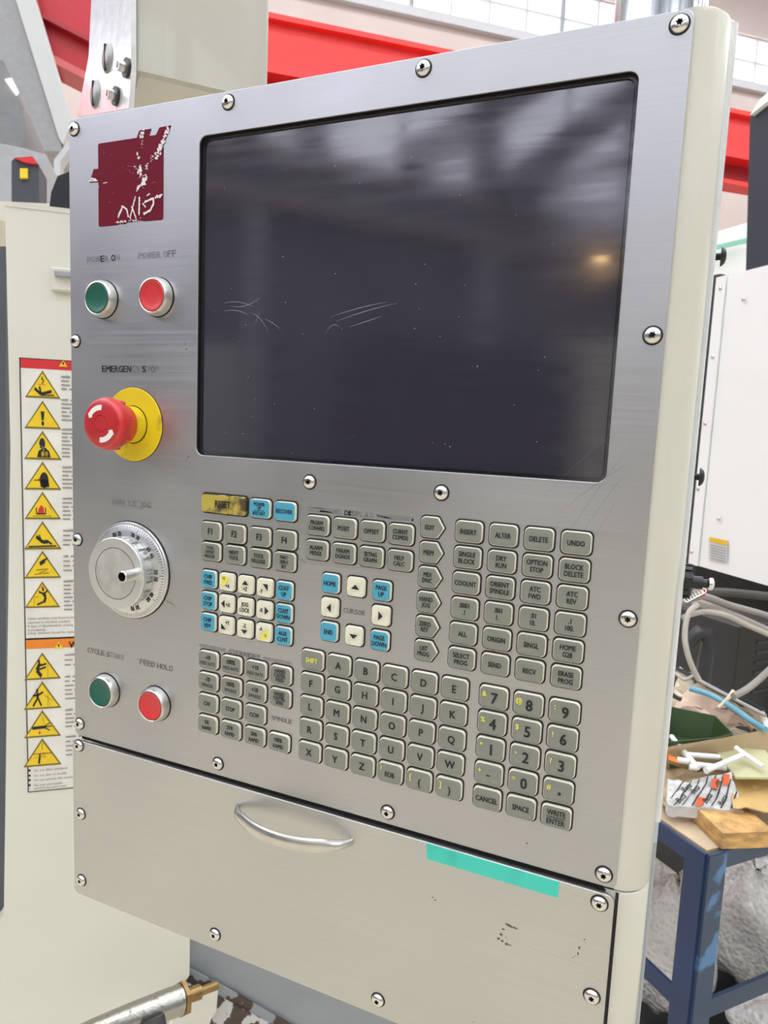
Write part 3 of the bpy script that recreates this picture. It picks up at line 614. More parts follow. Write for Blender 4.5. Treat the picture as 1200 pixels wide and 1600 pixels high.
spray(76, -18.5, 75, -23, 22, .9, 1.1); spray(76, -22, 76, -30, 10, .6, .5); spray(71, -33, 72.5, -37, 12, .9, .6); spray(68, -40, 69, -44, 7, .6, .6)
spray(73, -43, 75, -50, 40, 1.1, 1.4); spray(80, -42, 81, -46, 12, .6, .8)
spray(80, -52, 75.5, -57.5, 50, 1.2, 1.1); spray(71, -60, 73.5, -57.5, 12, 1.0, .5)
for p in ((91, -66.6, 1.6), (93.4, -66.2, 1.7), (95, -65.5, 1.2), (89.2, -67, 1.0)): blob(*p)
def strk(pts, w):
    for (a, b), (c, d) in zip(pts, pts[1:]):
        n = max(2, int(math.hypot(c - a, d - b) / (w * .5)))
        for i in range(n + 1): blob(a + (c - a) * i / n, b + (d - b) * i / n, w * rr.uniform(.6, .95))
strk([(52.2, -78.6), (56.5, -71.0)], 1.2); strk([(56.8, -70.8), (60.8, -73.5), (62.5, -79)], 1.0); strk([(64.2, -80), (69.5, -65)], .9); strk([(73.2, -77.8), (73.6, -66)], 1.1); strk([(66, -72), (70, -80)], .9)
strk([(79, -69.5), (87, -67.4), (87.6, -71), (84.5, -76), (78.4, -78)], 1.2); strk([(81, -65), (83.5, -64)], .8); strk([(77, -70.5), (79.5, -73.2)], .8)
strk([(22.9, -49), (25, -47.5), (29, -48.4)], 1.0); strk([(24, -49.2), (31, -49.4)], .7); strk([(37, -52), (41, -51.8)], .45); spray(50, -82.5, 75, -82.0, 30, .8, .5); spray(32, -52, 32, -56, 8, .4, .3); spray(34, -26, 92, -60, 22, .25, 2)
spray(45, -50, 50, -78, 14, .2, 4)
o = mb.build('worn_patches', badge, (.06, -.0004, -.05), 'bare silver where the maroon film is torn'); o['kind'] = 'stuff'

# ---- stains and scratches on the steel
mb = MB(); SCD = mat('fine_scratch', (0.16, 0.16, 0.17), .6, .6)
for x0, z0, x1, z1, w, s in ((441, -236, 437, -290, .25, .0), (410, -300, 446, -236, .2, .003), (415, -306, 449, -246, .18, .004), (405, -282, 447, -246, .18, .002), (398, -270, 442, -226, .15, .003), (420, -312, 444, -262, .15, 0), (432, -215, 430, -260, .15, 0),
                          (100, -378, 109, -382, .35, 0.0), (104, -377, 111, -384, .25, .001), (224, -331, 229, -333, .3, .001)):
    scratch(mb, x0 / 1000, z0 / 1000, x1 / 1000, z1 / 1000, w / 1000, YP, SCD, s)
for x, z, r in ((119, -180, .9), (117.5, -176, .6), (122, -262, .8), (120.5, -264, .5), (330.9, -292.5, .6), (406.6, -361, .7), (426, -470, .5), (428, -466, .6), (430, -463, .4), (424, -478, .7), (100.2, -108, .35), (233.6, -302, .4), (180.5, -400, .5), (184, -399.5, .4), (316, -366, .4), (402, -500, .8)):
    poly2(mb, [((x + r * math.cos(k) * random.uniform(.5, 1.2)) / 1000, (z + r * .8 * math.sin(k)) / 1000) for k in (0, .9, 1.8, 2.7, 3.6, 4.5, 5.4)], SCD, YP)
o = mb.build('scratches', P, (.4, YP, -.26)); o['kind'] = 'stuff'
mb = MB(); RUST = mat('rust', (0.22, 0.05, 0.015), .8, var=.4, scale=400)
for i in range(26):
    x = random.uniform(366, 382); z = -373.5 - .12 * (x - 366) + random.gauss(0, .5); r = random.uniform(.15, .75) * (1.6 if x > 378 else 1)
    poly2(mb, [((x + r * math.cos(k)) / 1000, (z + .6 * r * math.sin(k)) / 1000) for k in (0, 1.1, 2.2, 3.3, 4.4, 5.3)], RUST, YP)
o = mb.build('rust_spots', P, (.374, YP, -.374), 'small rust stain under the key marked ORIGIN'); o['kind'] = 'stuff'
mb = MB(); ST = mat('brown_stain', (0.17, 0.13, 0.10), .7, .3, .3, 200)
def dy(px, py): q = hit(px, py, (0, DY - .0001, 0), Vector((0, 1, 0))); return q.x * 1000, q.z * 1000
def stain(cx, cy, r, sq=.6, rot=0):
    x, z = dy(cx, cy); pts = []
    for k in range(10): a = 2 * PI * k / 10; q = r * random.uniform(.5, 1.15); a1, b1 = q * math.cos(a), q * sq * math.sin(a); pts.append(((x + a1 * math.cos(rot) - b1 * math.sin(rot)) / 1000, (z + a1 * math.sin(rot) + b1 * math.cos(rot)) / 1000))
    poly2(mb, pts, ST, DY - .0001)
for p in ((795, 1446, 3.0, .4, -.3), (804, 1450, 2.2, .5), (786, 1452, 1.6), (783, 1460, 1.4, .9), (779, 1467, 1.3, .9), (785, 1470, 1.6), (792, 1475, 1.8), (797, 1477, 1.2), (790, 1464, .7), (905, 1481, .9, 1.4), (903, 1490, .7, 1.6), (899, 1494, .6), (895, 1496, .6), (913, 1468, .5, 2), (915, 1473, .4), (676, 1402, 1.0, .5), (680, 1406, 1.1, .5), (741, 1342, 1.6, .35, -.5), (745, 1344, 1.2, .4), (740, 1597, .8), (565, 1405, .3), (138, 1298, .4)): stain(*p)
o = mb.build('stains', P, (.4, DY, -.57), 'brown flaked stains on the lower flap'); o['kind'] = 'stuff'

# ---- push buttons
def ring_button(x, z, capm, label, tilt=(0, 0), rise=0.0):
    b = MB(); b.lathe([(.0152, 0), (.0152, .0004)], BLACK, n=48)
    b.lathe([(.0146, .0003), (.0147, .0012), (.0144, .0046), (.0137, .0068), (.0130, .0078), (.0124, .0080), (.0119, .0076), (.0118, .0050)], SATIN, n=48, cap1=False)
    k = obj('push_button', b.mesh('push_button'), P, (x / 1000, 0, z / 1000), label)
    c = MB(); c.lathe([(.0116, .0045), (.0116, .0074 + rise), (.0111, .0079 + rise), (.0106, .0079 + rise), (.0096, .0073 + rise), (.006, .0068 + rise), (.001, .0066 + rise)], capm, n=48)
    o = obj('button_cap', c.mesh('button_cap'), k, (x / 1000, 0, z / 1000))
ring_button(36.4, -140.8, GREEN, 'green push button in satin ring under POWER ON')
ring_button(91.9, -140.6, REDB, 'red push button in satin ring under POWER OFF')
ring_button(37.1, -466.6, GREEN, 'green push button in satin ring under CYCLE START')
ring_button(91.4, -467.3, REDB, 'red push button in satin ring under FEED HOLD')

# ---- emergency stop
ex_, ez_ = .0673, -.2391
b = MB(); b.lathe([(.0297, -.0002), (.0297, .0003)], BLACK, n=64); b.lathe([(.0293, .0002), (.0293, .0010), (.0289, .0013), (.0146, .0013)], ESTOPY, n=64, cap1=False, sharp=True); b.lathe([(.0152, .0012), (.0152, .0016)], BLACK, n=48)
es = obj('emergency_stop', b.mesh('emergency_stop'), P, (ex_, 0, ez_), 'red mushroom emergency stop on a round yellow plate')
b = MB(); b.lathe([(.0145, .0010), (.0145, .0075), (.0140, .0085), (.0138, .0150)], ESTOPY, n=40); obj('collar', b.mesh('collar'), es, (ex_, 0, ez_), 'yellow collar')
b = MB(); b.lathe([(.0150, .0125), (.0158, .0128), (.0178, .0205), (.0184, .0228), (.0178, .0231)], ESTOPR, n=48, cap1=False)
b.lathe([(.0184, .0231), (.0198, .0236), (.0203, .0262), (.0201, .0290), (.0192, .0318), (.0180, .0334), (.0172, .0338)], ESTOPR, n=48, cap1=False)
b.lathe([(.0172, .0338), (.0120, .0346), (.0066, .0349)], ESTOPD, n=48, cap1=False); b.lathe([(.0066, .0349), (.0063, .0344), (.0060, .0349), (.001, .0351)], ESTOPD, n=48, sharp=True)
for k in range(8):
    a = k * PI / 4 + .25; u = Vector((math.cos(a), 0, math.sin(a))); v = Vector((-math.sin(a), 0, math.cos(a)))
    b.box(u * .0188 + Vector((0, -.0225, 0)), .0028, .0030, .0036, ESTOPR, u, v, Vector((0, -1, 0)))
obj('mushroom_head', b.mesh('mushroom_head'), es, (ex_, 0, ez_), 'red mushroom head with turn arrows')
b = MB()
def arrow(a0, a1):
    r0, r1 = .0102, .0142; n = 8; I = []; O = []
    def pt(r, a): h = .0349 - .0005 * max(0, (r - .0066) / .0054) - .00004; return Vector((math.cos(a) * r, -(h + .0003), math.sin(a) * r))
    for k in range(n):
        s0 = math.radians(a0 + (a1 - a0) * k / n); s1 = math.radians(a0 + (a1 - a0) * (k + 1) / n); b.face([pt(r0, s0), pt(r1, s0), pt(r1, s1), pt(r0, s1)], WHITE)
    s1 = math.radians(a1); s2 = math.radians(a1 + (a1 - a0) * .22); b.face([pt(.0090, s1), pt(.0154, s1), pt(.0122, s2)], WHITE)
arrow(85, 148); arrow(265, 328)
obj('turn_arrows', b.mesh('turn_arrows'), es, (ex_, 0, ez_), 'two white turn arrows')
b = MB()
# ---- jog dial
jx0, jz0 = .0642, -.3582
b = MB(); b.lathe([(.0408, -.0002), (.0408, .0004)], BLACK, n=72); b.lathe([(.0400, .0003), (.0401, .0018), (.0396, .0026), (.0386, .0028), (.0382, .0024), (.0378, .0032), (.0335, .0052), (.027, .0056)], DIALM, n=96, cap1=True)
jd = obj('jog_dial', b.mesh('jog_dial'), P, (jx0, 0, jz0), 'round aluminium handwheel dial with engraved scale')
b = MB()
def dial(r, a, lift=.00012):
    h = .0032 + (.0378 - r) * (.0020 / .0043) if r > .0335 else .0052 + (.0335 - r) * .06
    return Vector((math.cos(a) * r, -(h + lift), math.sin(a) * r))
for i in range(100):
    a = PI - 2 * PI * i / 100; r1 = .0374; r0 = .0342 if i % 10 == 0 else (.0350 if i % 5 == 0 else .0357); wd = .00022 / r0
    b.face([dial(r0, a - wd), dial(r1, a - wd), dial(r1, a + wd), dial(r0, a + wd)], INK)
for i in range(10):
    a = PI - 2 * PI * i / 10
    for s, val in ((1, (100 - 10 * i) % 100), (-1, 10 * i)):
        aa = a + s * .088; c = dial(.0312, aa, .0003); ur = Vector((math.cos(aa), 0, math.sin(aa))); ut = Vector((math.sin(aa), 0, -math.cos(aa)))
        put_text(b, str(val), 0, 0, .0036, INK, squeeze=.75, bold=True, org=c, ux=ut, uz=ur)
obj('scale_marks', b.mesh('scale_marks'), jd, (jx0, 0, jz0))
b = MB(); b.lathe([(.0272, .0050), (.0262, .0056), (.0262, .0130), (.0288, .0132), (.0291, .0140), (.0291, .0166), (.0284, .0172), (.0211, .0172)], DIALM, n=96, sharp=True, cap1=False); b.lathe([(.0211, .0172), (.0209, .0168), (.0206, .0172)], BLACK, n=96, cap1=False, sharp=True); b.lathe([(.0206, .0172), (.004, .0172)], mat('worn_aluminium', (.62, .61, .58),   .5, .8, .12, 90), n=96, sharp=True)
for k in range(20):
    a = 2 * PI * k / 20; u = Vector((math.cos(a), 0, math.sin(a))); v = Vector((-math.sin(a), 0, math.cos(a)))
    b.box(u * .0268 + Vector((0, -.0093, 0)), .0034, .0068, .0074, DIALM, u, v, Vector((0, -1, 0)), bev=.0005)
obj('knob', b.mesh('knob'), jd, (jx0, 0, jz0), 'thick ribbed aluminium knob')
q = hit(211, 896.5, (0, -.0172, 0), Vector((0, 1, 0))); b = MB(); b.lathe([(.0048, 0), (.0047, .0138), (.0044, .0142), (.0036, .0142)], CHROME, n=28, cap1=False, sharp=True); b.lathe([(.0036, .0142), (.0035, .007)], BLACK, n=24, cap1=True, sharp=True); b.lathe([(.0034, .007), (.001, .007)], BLACK, n=20)
obj('crank_spindle', b.mesh('crank_spindle'), jd, (q.x, -.0172, q.z), 'hollow chrome spindle')
# ---- bow handle on the flap
b = MB(); loops = []; n = 26; hx0, hx1, hz = .1755, .2775, -.5335
for i in range(n + 1):
    t = i / n; x = hx0 + (hx1 - hx0) * t; prof_ = math.sin(PI * t); y = DY - .0235 * min(1, prof_ ** .62) ; e_ = min(1, min(t, 1 - t) / .16); hh = .0024 + .0030 * e_; th = .0028 + .0012 * (1 - e_) * (1 if .02 < t < .98 else .3)
    dxy = Vector((1, -(.0235 * PI * math.cos(PI * t) * .62 * max(prof_, .08) ** -.38) / (hx1 - hx0), 0)).normalized(); nn = Vector((dxy.y, -dxy.x, 0))
    if nn.y > 0: nn = -nn
    if e_ < .25: nn = Vector((0, -1, 0))
    loops.append([Vector((x, y, hz)) + Vector((0, 0, hh * math.sin(2 * PI * k / 12))) + nn * th * math.cos(2 * PI * k / 12) for k in range(12)])
b.loft(loops, SATIN); b.build('pull_handle', P, (.226, DY, hz), 'curved satin steel bow handle')
# ---- teal tape
tx = [dy(666, 1317), dy(874, 1378), dy(872, 1403), dy(667, 1342)]
obj('tape_strip', flat([[(x / 1000, z / 1000) for x, z in tx]], DY - .0003, .0003, TEAL, 'tape_strip'), P, (0, 0, 0), 'strip of teal tape stuck along the top of the flap')
# ---- black bolts and gland on the right side
for px, py in ((1124, 401), (1088, 745)):
    q = at(px, py, .58); xs = .4815
    bb = MB(); c = Vector((xs, .078, 0)); z = hit(px, py, (0, .078, 0), Vector((0, 1, 0))).z
    bb.lathe([(.0022, 0), (.0022, .0030), (.0062, .0030), (.0060, .0040), (.0045, .0056), (.002, .0064)], mat('black_bolt', (.03, .03, .032), .35, .6), c=(xs, .078, z), n=20, axis=Vector((1, 0, 0)), u=Vector((0, 1, 0)))
    bb.build('side_bolt', P, (xs, .078, z), 'black button head bolt on the side')
yk = .075; zk = hit(1070, 908, (0, yk, 0), Vector((0, 1, 0))).z; BKP = mat('black_plastic', (.022, .022, .025), .35)
bb = MB(); bb.lathe([(.011, -.002), (.011, .0035), (.0095, .0050), (.0060, .0052), (.0045, .0060), (.0045, .0120), (.0030, .0122), (.0030, .0150)], BKP, c=(.481, yk, zk), n=16, axis=Vector((1, 0, 0)), u=Vector((0, 1, 0)), sharp=True)
for k in range(12):
    a = k * PI / 6; u = Vector((0, math.cos(a), math.sin(a))); v = Vector((0, -math.sin(a), math.cos(a))); bb.box(Vector((.4838, yk, zk)) + u * .0112, .0016, .0036, .0046, BKP, u, v, Vector((1, 0, 0)))
kn = bb.build('port_cap', P, (.481, yk, zk), 'round black ribbed port cap on the side')
bb = MB(); bb.lathe([(.0025, 0), (.0044, .001), (.0044, .003), (.002, .0042)], CHROME, c=(.4962, yk, zk), n=16, axis=Vector((1, 0, 0)), u=Vector((0, 1, 0)))
for k in range(7): bb.tube([Vector((.494 - k * .0016, yk - .006, zk - .004 - k * .0012)) + Vector((math.cos(a) * .0016, math.sin(a) * .0006, math.sin(a) * .0016)) for a in (0, 1, 2, 3, 4, 5, 6)], .0004, CHROME, 5)
bb.build('cap_chain', kn, (.496, yk, zk), 'small chrome nut and bead chain')

# ================================================================== ARM, POST
ARMC = mat('arm_cream_paint', (0.52, 0.50, 0.43), 0.3, var=.02, scale=6, bump=.05, bscale=250, coat=.4)
BRK = mat('bright_bracket', (0.85, 0.85, 0.86), 0.2, .25, .08, 60, coat=.6, bump=.15, bscale=80)
pc = at(212, 115, .80)                    # lower near corner of the box arm
zlow = pc.z; n_beige = Vector((D2.y, -D2.x, 0))
prt = hit(420, 60, pc, n_beige); La = (prt - pc).dot(D2)
Wb = .14
A = thing('box_boom', pc + E2 * Wb / 2 + D2 * La / 2, 'wide cream box arm with bright slotted-screw bracket rising behind the pendant', 'machine arm')
mb = MB(); mb.box(pc + E2 * Wb / 2 + D2 * La / 2 + UP * .30, La, Wb, .60, ARMC, D2, E2, UP, bev=.004); mb.build('box_section', A, pc)
D3 = D2 * math.cos(.28) + E2 * math.sin(.28); E3 = Vector((-D3.y, D3.x, 0))
bp = [hit(a, b_, pc - D2 * .002, D3) for a, b_ in ((212, 0), (213, 115), (209, 172), (128, 185), (146, 92), (174, 0))]
ext = (bp[0] - bp[1]).normalized(); bp[0] = bp[0] + UP * .3; bp[-1] = bp[-1] + UP * .3 - E3 * .0
mb = MB(); mb.prism(bp, -D3 * .006, BRK); mb.build('bracket', A, bp[1], 'bright painted end bracket')
nb = -D3
def bracket_pt(px, py, off=0.003): return hit(px, py, pc - D2 * .002 - D3 * .006, D3)
ZINC = mat('zinc_plate', (.42, .42, .40), .42, .6, .15, 60)
for px, py in ((169, 91), (150, 147)):
    c = bracket_pt(px, py, .002); mb = MB(); mb.lathe([(.0165, 0), (.0165, .001), (.0125, .0035), (.004, .0045)], ZINC, c=c, n=28, axis=nb, u=E3); mb.box(c + nb * .0036, .029, .0034, .0022, BLACK, UP, E3, nb)
    mb.build('slotted_screw', A, c, 'large slotted screw head')
for px, py in ((200, 107), (183, 151)):
    c = bracket_pt(px, py, .002); mb = MB(); mb.lathe([(.0105, 0), (.0105, .0035)], BKP, c=c, n=24, axis=nb, u=E3); mb.lathe([(.0058, .003), (.006, .012), (.0035, .012), (.003, .008)], SATIN, c=c, n=20, axis=nb, u=E3, sharp=True)
    mb.build('socket_bolt', A, c, 'socket head bolt with black washer')
# post
pl = hit(958, 20, (0, .16, 0), Vector((0, 1, 0))); pr_ = hit(1106, 20, (0, .16, 0), Vector((0, 1, 0))); r = (pr_.x - pl.x) / 2; pcx = (pl.x + pr_.x) / 2
mb = MB(); mb.lathe([(r, -.6), (r, 1.6)], mat('steel_tube', (.66, .68, .72), .14, 1.0, .04, 20, stretch=(60, 60, .5)), c=(pcx, .16 + r * .3, -.02), n=48, axis=UP, u=Vector((1, 0, 0)), cap0=True)
mb.lathe([(r * 1.14, 0), (r * 1.14, .012), (r, .016)], SATIN, c=(pcx, .16 + r * .3, -.02), n=48, axis=UP, u=Vector((1, 0, 0)))
tag(mb.build('support_post', None, (pcx, .16 + r * .3, -.02)), 'thick shiny steel tube standing behind the top right of the pendant', 'post')

# ================================================================== CREAM MACHINE ON THE LEFT
MN = Vector((D.y, -D.x, 0))                       # its face looks right and towards the camera
q0 = at(60, 900, .95)
def dr(px, py, lift=0.0): return hit(px, py, q0 + MN * lift, MN)
M_ = thing('machine_door', Vector((q0.x, q0.y, FLOOR)), 'cream painted machine door with yellow hazard triangles behind the pendant', 'machine door')
DOORM = mat('door_cream_paint', (0.73, 0.715, 0.63), 0.42, var=.03, scale=5)
pts = [dr(8, 322), dr(420, 345), dr(420, 1300), dr(297, 1420), dr(296, 1524), dr(283, 1543), dr(250, 1640), dr(-40, 1640), dr(-30, 1480), dr(6, 1430), dr(8, 700)]
pts[0] = dr(8, 322); pts[1] = Vector((pts[1].x, pts[1].y, pts[0].z)); pts[-1] = Vector((pts[0].x, pts[0].y, pts[-1].z))
mb = MB(); mb.prism(pts, -MN * .035, DOORM); mb.build('door_panel', M_, q0)
a, b_ = dr(8, 322), dr(130, 334); mb = MB(); mb.box((a + b_) / 2 * 1 + MN * -.014 + UP * .002 + D * .2, (b_ - a).length + .4, .03, .006, CREAM2, D, E, UP); mb.build('top_lip', M_, a)
# latch
mb = MB(); c = (dr(81, 437) + dr(120, 440)) / 2; w_ = (dr(120, 437) - dr(81, 437)).length
mb.box(c + D * .05 + MN * .004 , w_ + .1, .008, (dr(100, 421) - dr(100, 458)).length, CREAM2, D, MN, UP, bev=.002); mb.box(c + D * .05 + MN * .010 + UP * .006, w_ + .09, .01, .007, GREYP, D, MN, UP, bev=.001); mb.build('latch', M_, c, 'pressed metal latch plate')
# warning label
LBM = mat('label_paper', (.80, .78, .72), .45); LRED = mat('label_red', (.66, .03, .035), .4); LOR = mat('label_orange', (.86, .25, .02), .4); LYE = mat('label_yellow', (.86, .60, .02), .4); LBR = mat('label_border', (.22, .16, .02), .4); LTX = mat('label_small_print', (.30, .29, .28), .6)
s_l = (dr(37, 900) - q0).dot(D); s_r = s_l + .30
def zz(py, px=60): return (dr(px, py) - q0).z
def LP(s, z, lift=.0008): return q0 + D * s + UP * z + MN * lift
ztop, zred, zor0, zor1, zbot = zz(559, 40), zz(575, 40), zz(1000, 40), zz(1014, 40), zz(1238, 40)
mb = MB(); mb.prism([LP(s_l, zbot, 0.0001), LP(s_r, zbot, 0.0001), LP(s_r, ztop, 0.0001), LP(s_l, ztop, 0.0001)], MN * .0006, LBM)
def rect(s0, s1, z0, z1, m, lift=.001): mb.face([LP(s0, z0, lift), LP(s1, z0, lift), LP(s1, z1, lift), LP(s0, z1, lift)], m)
rect(s_l, s_r, zred, ztop, LRED); rect(s_l, s_r, zor1, zor0, LOR); rect(s_l, s_r, zor0, zor0 + .0025, INK); rect(s_l, s_r, ztop - .001, ztop, INK, .0012); rect(s_l, s_l + .0014, zbot, ztop, INK, .0012); rect(s_l, s_r, zbot, zbot + .0012, INK, .0012)
label = mb.build('warning_label', M_, LP(s_l, zbot), 'tall white hazard label with red and orange headings')
def tri(px, py0, py1, pic, small=False):
    """py0 apex, py1 base, as on the label"""
    global mb
    s = (dr(px, (py0 + py1) / 2) - q0).dot(D); z1 = zz(py0, px); z0 = zz(py1, px); h = z1 - z0; hw = h * .60
    mb = MB()
    def cv(x, y, l=.0022): return LP(s + x * hw, z0 + y * h, l)
    mb.prism([LP(s - hw, z0, .0008), LP(s + hw, z0, .0008), LP(s, z1, .0008)], MN * .0006, LBR)
    mb.face([cv(-.86, .065, .0017), cv(.86, .065, .0017), cv(0, .90, .0017)], LYE)
    for it in pic:
        if it[0] == 's': 
            for p, q_ in zip(it[2], it[2][1:]): stroke2(mb, p, q_, it[1], it[3] if len(it) > 3 else INK, cv)
        elif it[0] == 'o': mb.face([cv(it[1] + it[3] * math.cos(k * PI / 6) / 1.0, it[2] + it[3] * 1.2 * math.sin(k * PI / 6)) for k in range(12)], it[4] if len(it) > 4 else INK)
        elif it[0] == 'p': mb.face([cv(*p) for p in it[1]], it[2] if len(it) > 2 else INK)
    mb.build('hazard_triangle', label, LP(s, z0))
rd = LRED; wh = LBM
pics = [
 [('s', .045, [(0, .78), (-.06, .70), (.06, .64), (.02, .56), (-.05, .54)]), ('s', .11, [(-.45, .34), (-.1, .14), (.5, .26)]), ('s', .09, [(-.18, .42), (-.1, .16)]), ('s', .04, [(-.1, .10), (.65, .12)]), ('s', .02, [(-.25, .5), (.2, .48)], rd)],
 [('p', [(-.10, .62), (.10, .62), (.05, .30), (-.05, .30)]), ('o', 0, .19, .07)],
 [('o', -.02, .56, .16), ('p', [(-.30, .08), (.42, .08), (.34, .30), (.14, .42), (-.02, .38), (-.22, .30)]), ('o', .0, .20, .08, LYE), ('o', .2, .20, .08, LYE), ('s', .03, [(-.25, .5), (0, .45), (.08, .3)], wh)],
 [('o', .08, .34, .24), ('p', [(-.12, .10), (.36, .10), (.30, .40), (-.1, .34)]), ('s', .03, [(-.45, .33), (-.15, .35)]), ('o', -.16, .36, .05, rd)],
 [('s', .05, [(-.34, .42), (-.34, .20), (.16, .20), (.16, .42)]), ('p', [(-.26, .22), (.08, .22), (.06, .42), (-.08, .52), (-.2, .40)], rd), ('s', .03, [(.35, .5), (.5, .35)], rd), ('s', .015, [(-.55, .12), (.5, .12)])],
 [('s', .13, [(-.34, .46), (.0, .26), (.3, .28)]), ('s', .07, [(.25, .30), (.5, .18)]), ('s', .06, [(-.18, .52), (-.1, .36)]), ('s', .05, [(-.75, .10), (.72, .12)])],
 [('s', .15, [(-.15, .52), (.12, .64)]), ('s', .07, [(.05, .62), (.28, .74)]), ('s', .03, [(-.35, .3), (.3, .34)], LBR), ('s', .03, [(-.2, .2), (.2, .28)], LBR), ('s', .025, [(-.45, .14), (.35, .2)], LBR)],
 [('s', .13, [(.05, .56), (.2, .40), (.1, .22)]), ('s', .07, [(-.2, .62), (.1, .52), (.3, .66)]), ('s', .07, [(.12, .24), (-.3, .12)]), ('o', .05, .70, .06), ('s', .02, [(-.45, .12), (-.45, .42), (-.2, .42)], LBR), ('o', 0, .78, .05, rd)],
 [('s', .15, [(-.12, .62), (-.3, .36), (-.05, .12)]), ('s', .07, [(-.2, .52), (.22, .58)]), ('s', .06, [(-.28, .36), (.2, .46)]), ('o', -.18, .68, .06), ('s', .02, [(.3, .1), (.3, .62)], LBR)],
 [('s', .12, [(-.25, .60), (-.25, .38)]), ('s', .07, [(-.5, .50), (-.2, .52), (.05, .62)]), ('s', .08, [(-.25, .4), (-.5, .12)]), ('s', .08, [(-.22, .4), (-.05, .12)]), ('o', -.27, .68, .06), ('s', .02, [(.1, .5), (.5, .3)], LBR), ('s', .02, [(.3, .1), (.3, .55)], LBR)],
 [('s', .11, [(-.55, .36), (.2, .38)]), ('s', .04, [(.15, .42), (.4, .52)]), ('s', .04, [(.2, .38), (.5, .40)]), ('s', .04, [(.15, .34), (.4, .24)]), ('s', .025, [(0, .8), (.1, .5)], LBR), ('o', -.15, .18, .05, rd)],
 [('s', .10, [(-.18, .10), (-.12, .44)]), ('s', .03, [(0, .6), (0, .85)], LBR), ('p', [(-.1, .3), (.2, .3), (.2, .5), (-.1, .5)], mat('label_ochre', (.7, .42, .03), .4)), ('s', .03, [(-.5, .46), (.5, .46)], LBR), ('s', .05, [(-.5, .3), (-.25, .36)], mat('label_ochre', (.7, .42, .03), .4))]]
ys = [(579, 622), (626, 670), (673, 718), (721, 765), (768, 811), (814, 858), (860, 903), (908, 949), (1019, 1061), (1064, 1107), (1109, 1151), (1153, 1196)]
for (y0, y1), pc_ in zip(ys, pics): tri(67 if y0 < 900 else 66.5, y0, y1, pc_)
mb = MB()
def small_tri(px, py0, py1):
    s = (dr(px, py0) - q0).dot(D); z1 = zz(py0, px); z0 = zz(py1, px); h = (z1 - z0) * .9
    mb.face([LP(s - h * .62, z0, .0016), LP(s + h * .62, z0, .0016), LP(s, z0 + h, .0016)], LYE); mb.face([LP(s - .0008, z0 + h * .3, .0018), LP(s + .0008, z0 + h * .3, .0018), LP(s + .001, z0 + h * .7, .0018), LP(s - .001, z0 + h * .7, .0018)], INK)
small_tri(99, 562, 573); small_tri(92, 1001.5, 1013)
mb.build('small_hazard_triangles', label, LP(s_l, ztop))
mb = MB()
s_t = (dr(97, 700) - q0).dot(D); rt = random.Random(5)
for (a, b_) in ((589, 614), (625, 662), (671, 719), (730, 768), (779, 817), (829, 858), (869, 898), (908, 958), (1023, 1046), (1057, 1098), (1109, 1141), (1151, 1186)):
    n = max(3, int((b_ - a) / 6)); 
    for k in range(n):
        z_ = zz(a + (b_ - a) * k / n, 100); s = s_t
        while s < s_t + .10:
            l = rt.uniform(.006, .014); mb.face([LP(s, z_ - .0012, .0016), LP(s + l, z_ - .0012, .0016), LP(s + l, z_ + .0008 + (0.001 if k == 0 else 0), .0016), LP(s, z_ + .0008, .0016)], LTX); s += l + .003
s5 = (dr(44, 970) - q0).dot(D)
def lab(t, px, py, cap, m, bold=False): put_text(mb, t, (dr(px, py) - q0).dot(D), zz(py, px), cap, m, bold=bold, squeeze=.85, org=q0 + MN * .0018, ux=D, uz=UP, left=True)
cp = .0036
lab('Safety windows may become brittle', 44, 966, cp, LTX); lab('exposed to machine coolants', 44, 972, cp, LTX); lab('If signs of discoloration, crazing', 44, 978, cp, LTX); lab('immediately.', 44, 984, cp, LTX); lab('Safety windows should be replaced', 44, 989, cp, LTX)
lab('WARNING', 108, 1007, .009, INK, True)
for t, y in (('Do not allow untrained', 1203), ('Do not alter or modify', 1211), ('Do not operate this machine', 1218), ('No user serviceable', 1226), ('serviced by authorized', 1231)):
    lab(t, 54, y, cp, LTX)
    if t[:4] != 'serv': s = (dr(46.5, y) - q0).dot(D); z_ = zz(y, 46); mb.face([LP(s + .0018 * math.cos(k), z_ + .0018 * math.sin(k), .0018) for k in (0, 1, 2, 3, 4, 5)], INK)
mb.build('small_print', label, LP(s_l, 0))
# grey column at the far left edge, black cover on top, lower sill
mb = MB(); c = dr(2, 900) - D * .0; mb.prism([dr(-60, 385, -.04), dr(9, 385, -.04), dr(9, 1700, -.04), dr(-60, 1700, -.04)], -MN * .3, mat('slate_paint', (.10, .11, .125), .5))
o = mb.build('machine_column', None, Vector((c.x, c.y, FLOOR))); tag(o, 'dark grey upright showing at the left edge beside the cream door', 'machine part')
mb = MB(); mb.prism([dr(80, 300, -.20), dr(90, 275, -.20), dr(108, 268, -.20), dr(260, 268, -.20), dr(260, 332, -.20), dr(76, 332, -.20)], -MN * .1, DARK)
tag(mb.build('motor_cover', None, dr(90, 330, -.2)), 'black angular cover sticking up behind the cream door top', 'machine part')
SILL = mat('sill_grey_paint', (.30, .32, .34), .35, var=.06, scale=15)
CHIP = patchy('chipped_sill_paint', (.58, .58, .57), (.075, .05, .04), .49, 45, .5, .012, bump=.3)
CHIP2 = patchy('chipped_grey_paint', (.30, .32, .34), (.07, .045, .035), .53, 22, .45, .015, bump=.3)
SILLT = thing('machine_sill', dr(300, 1600, -.10), 'grey machine sill with flaked brown paint below the steel flap', 'machine base')
pz = dr(310, 1530, -.02)
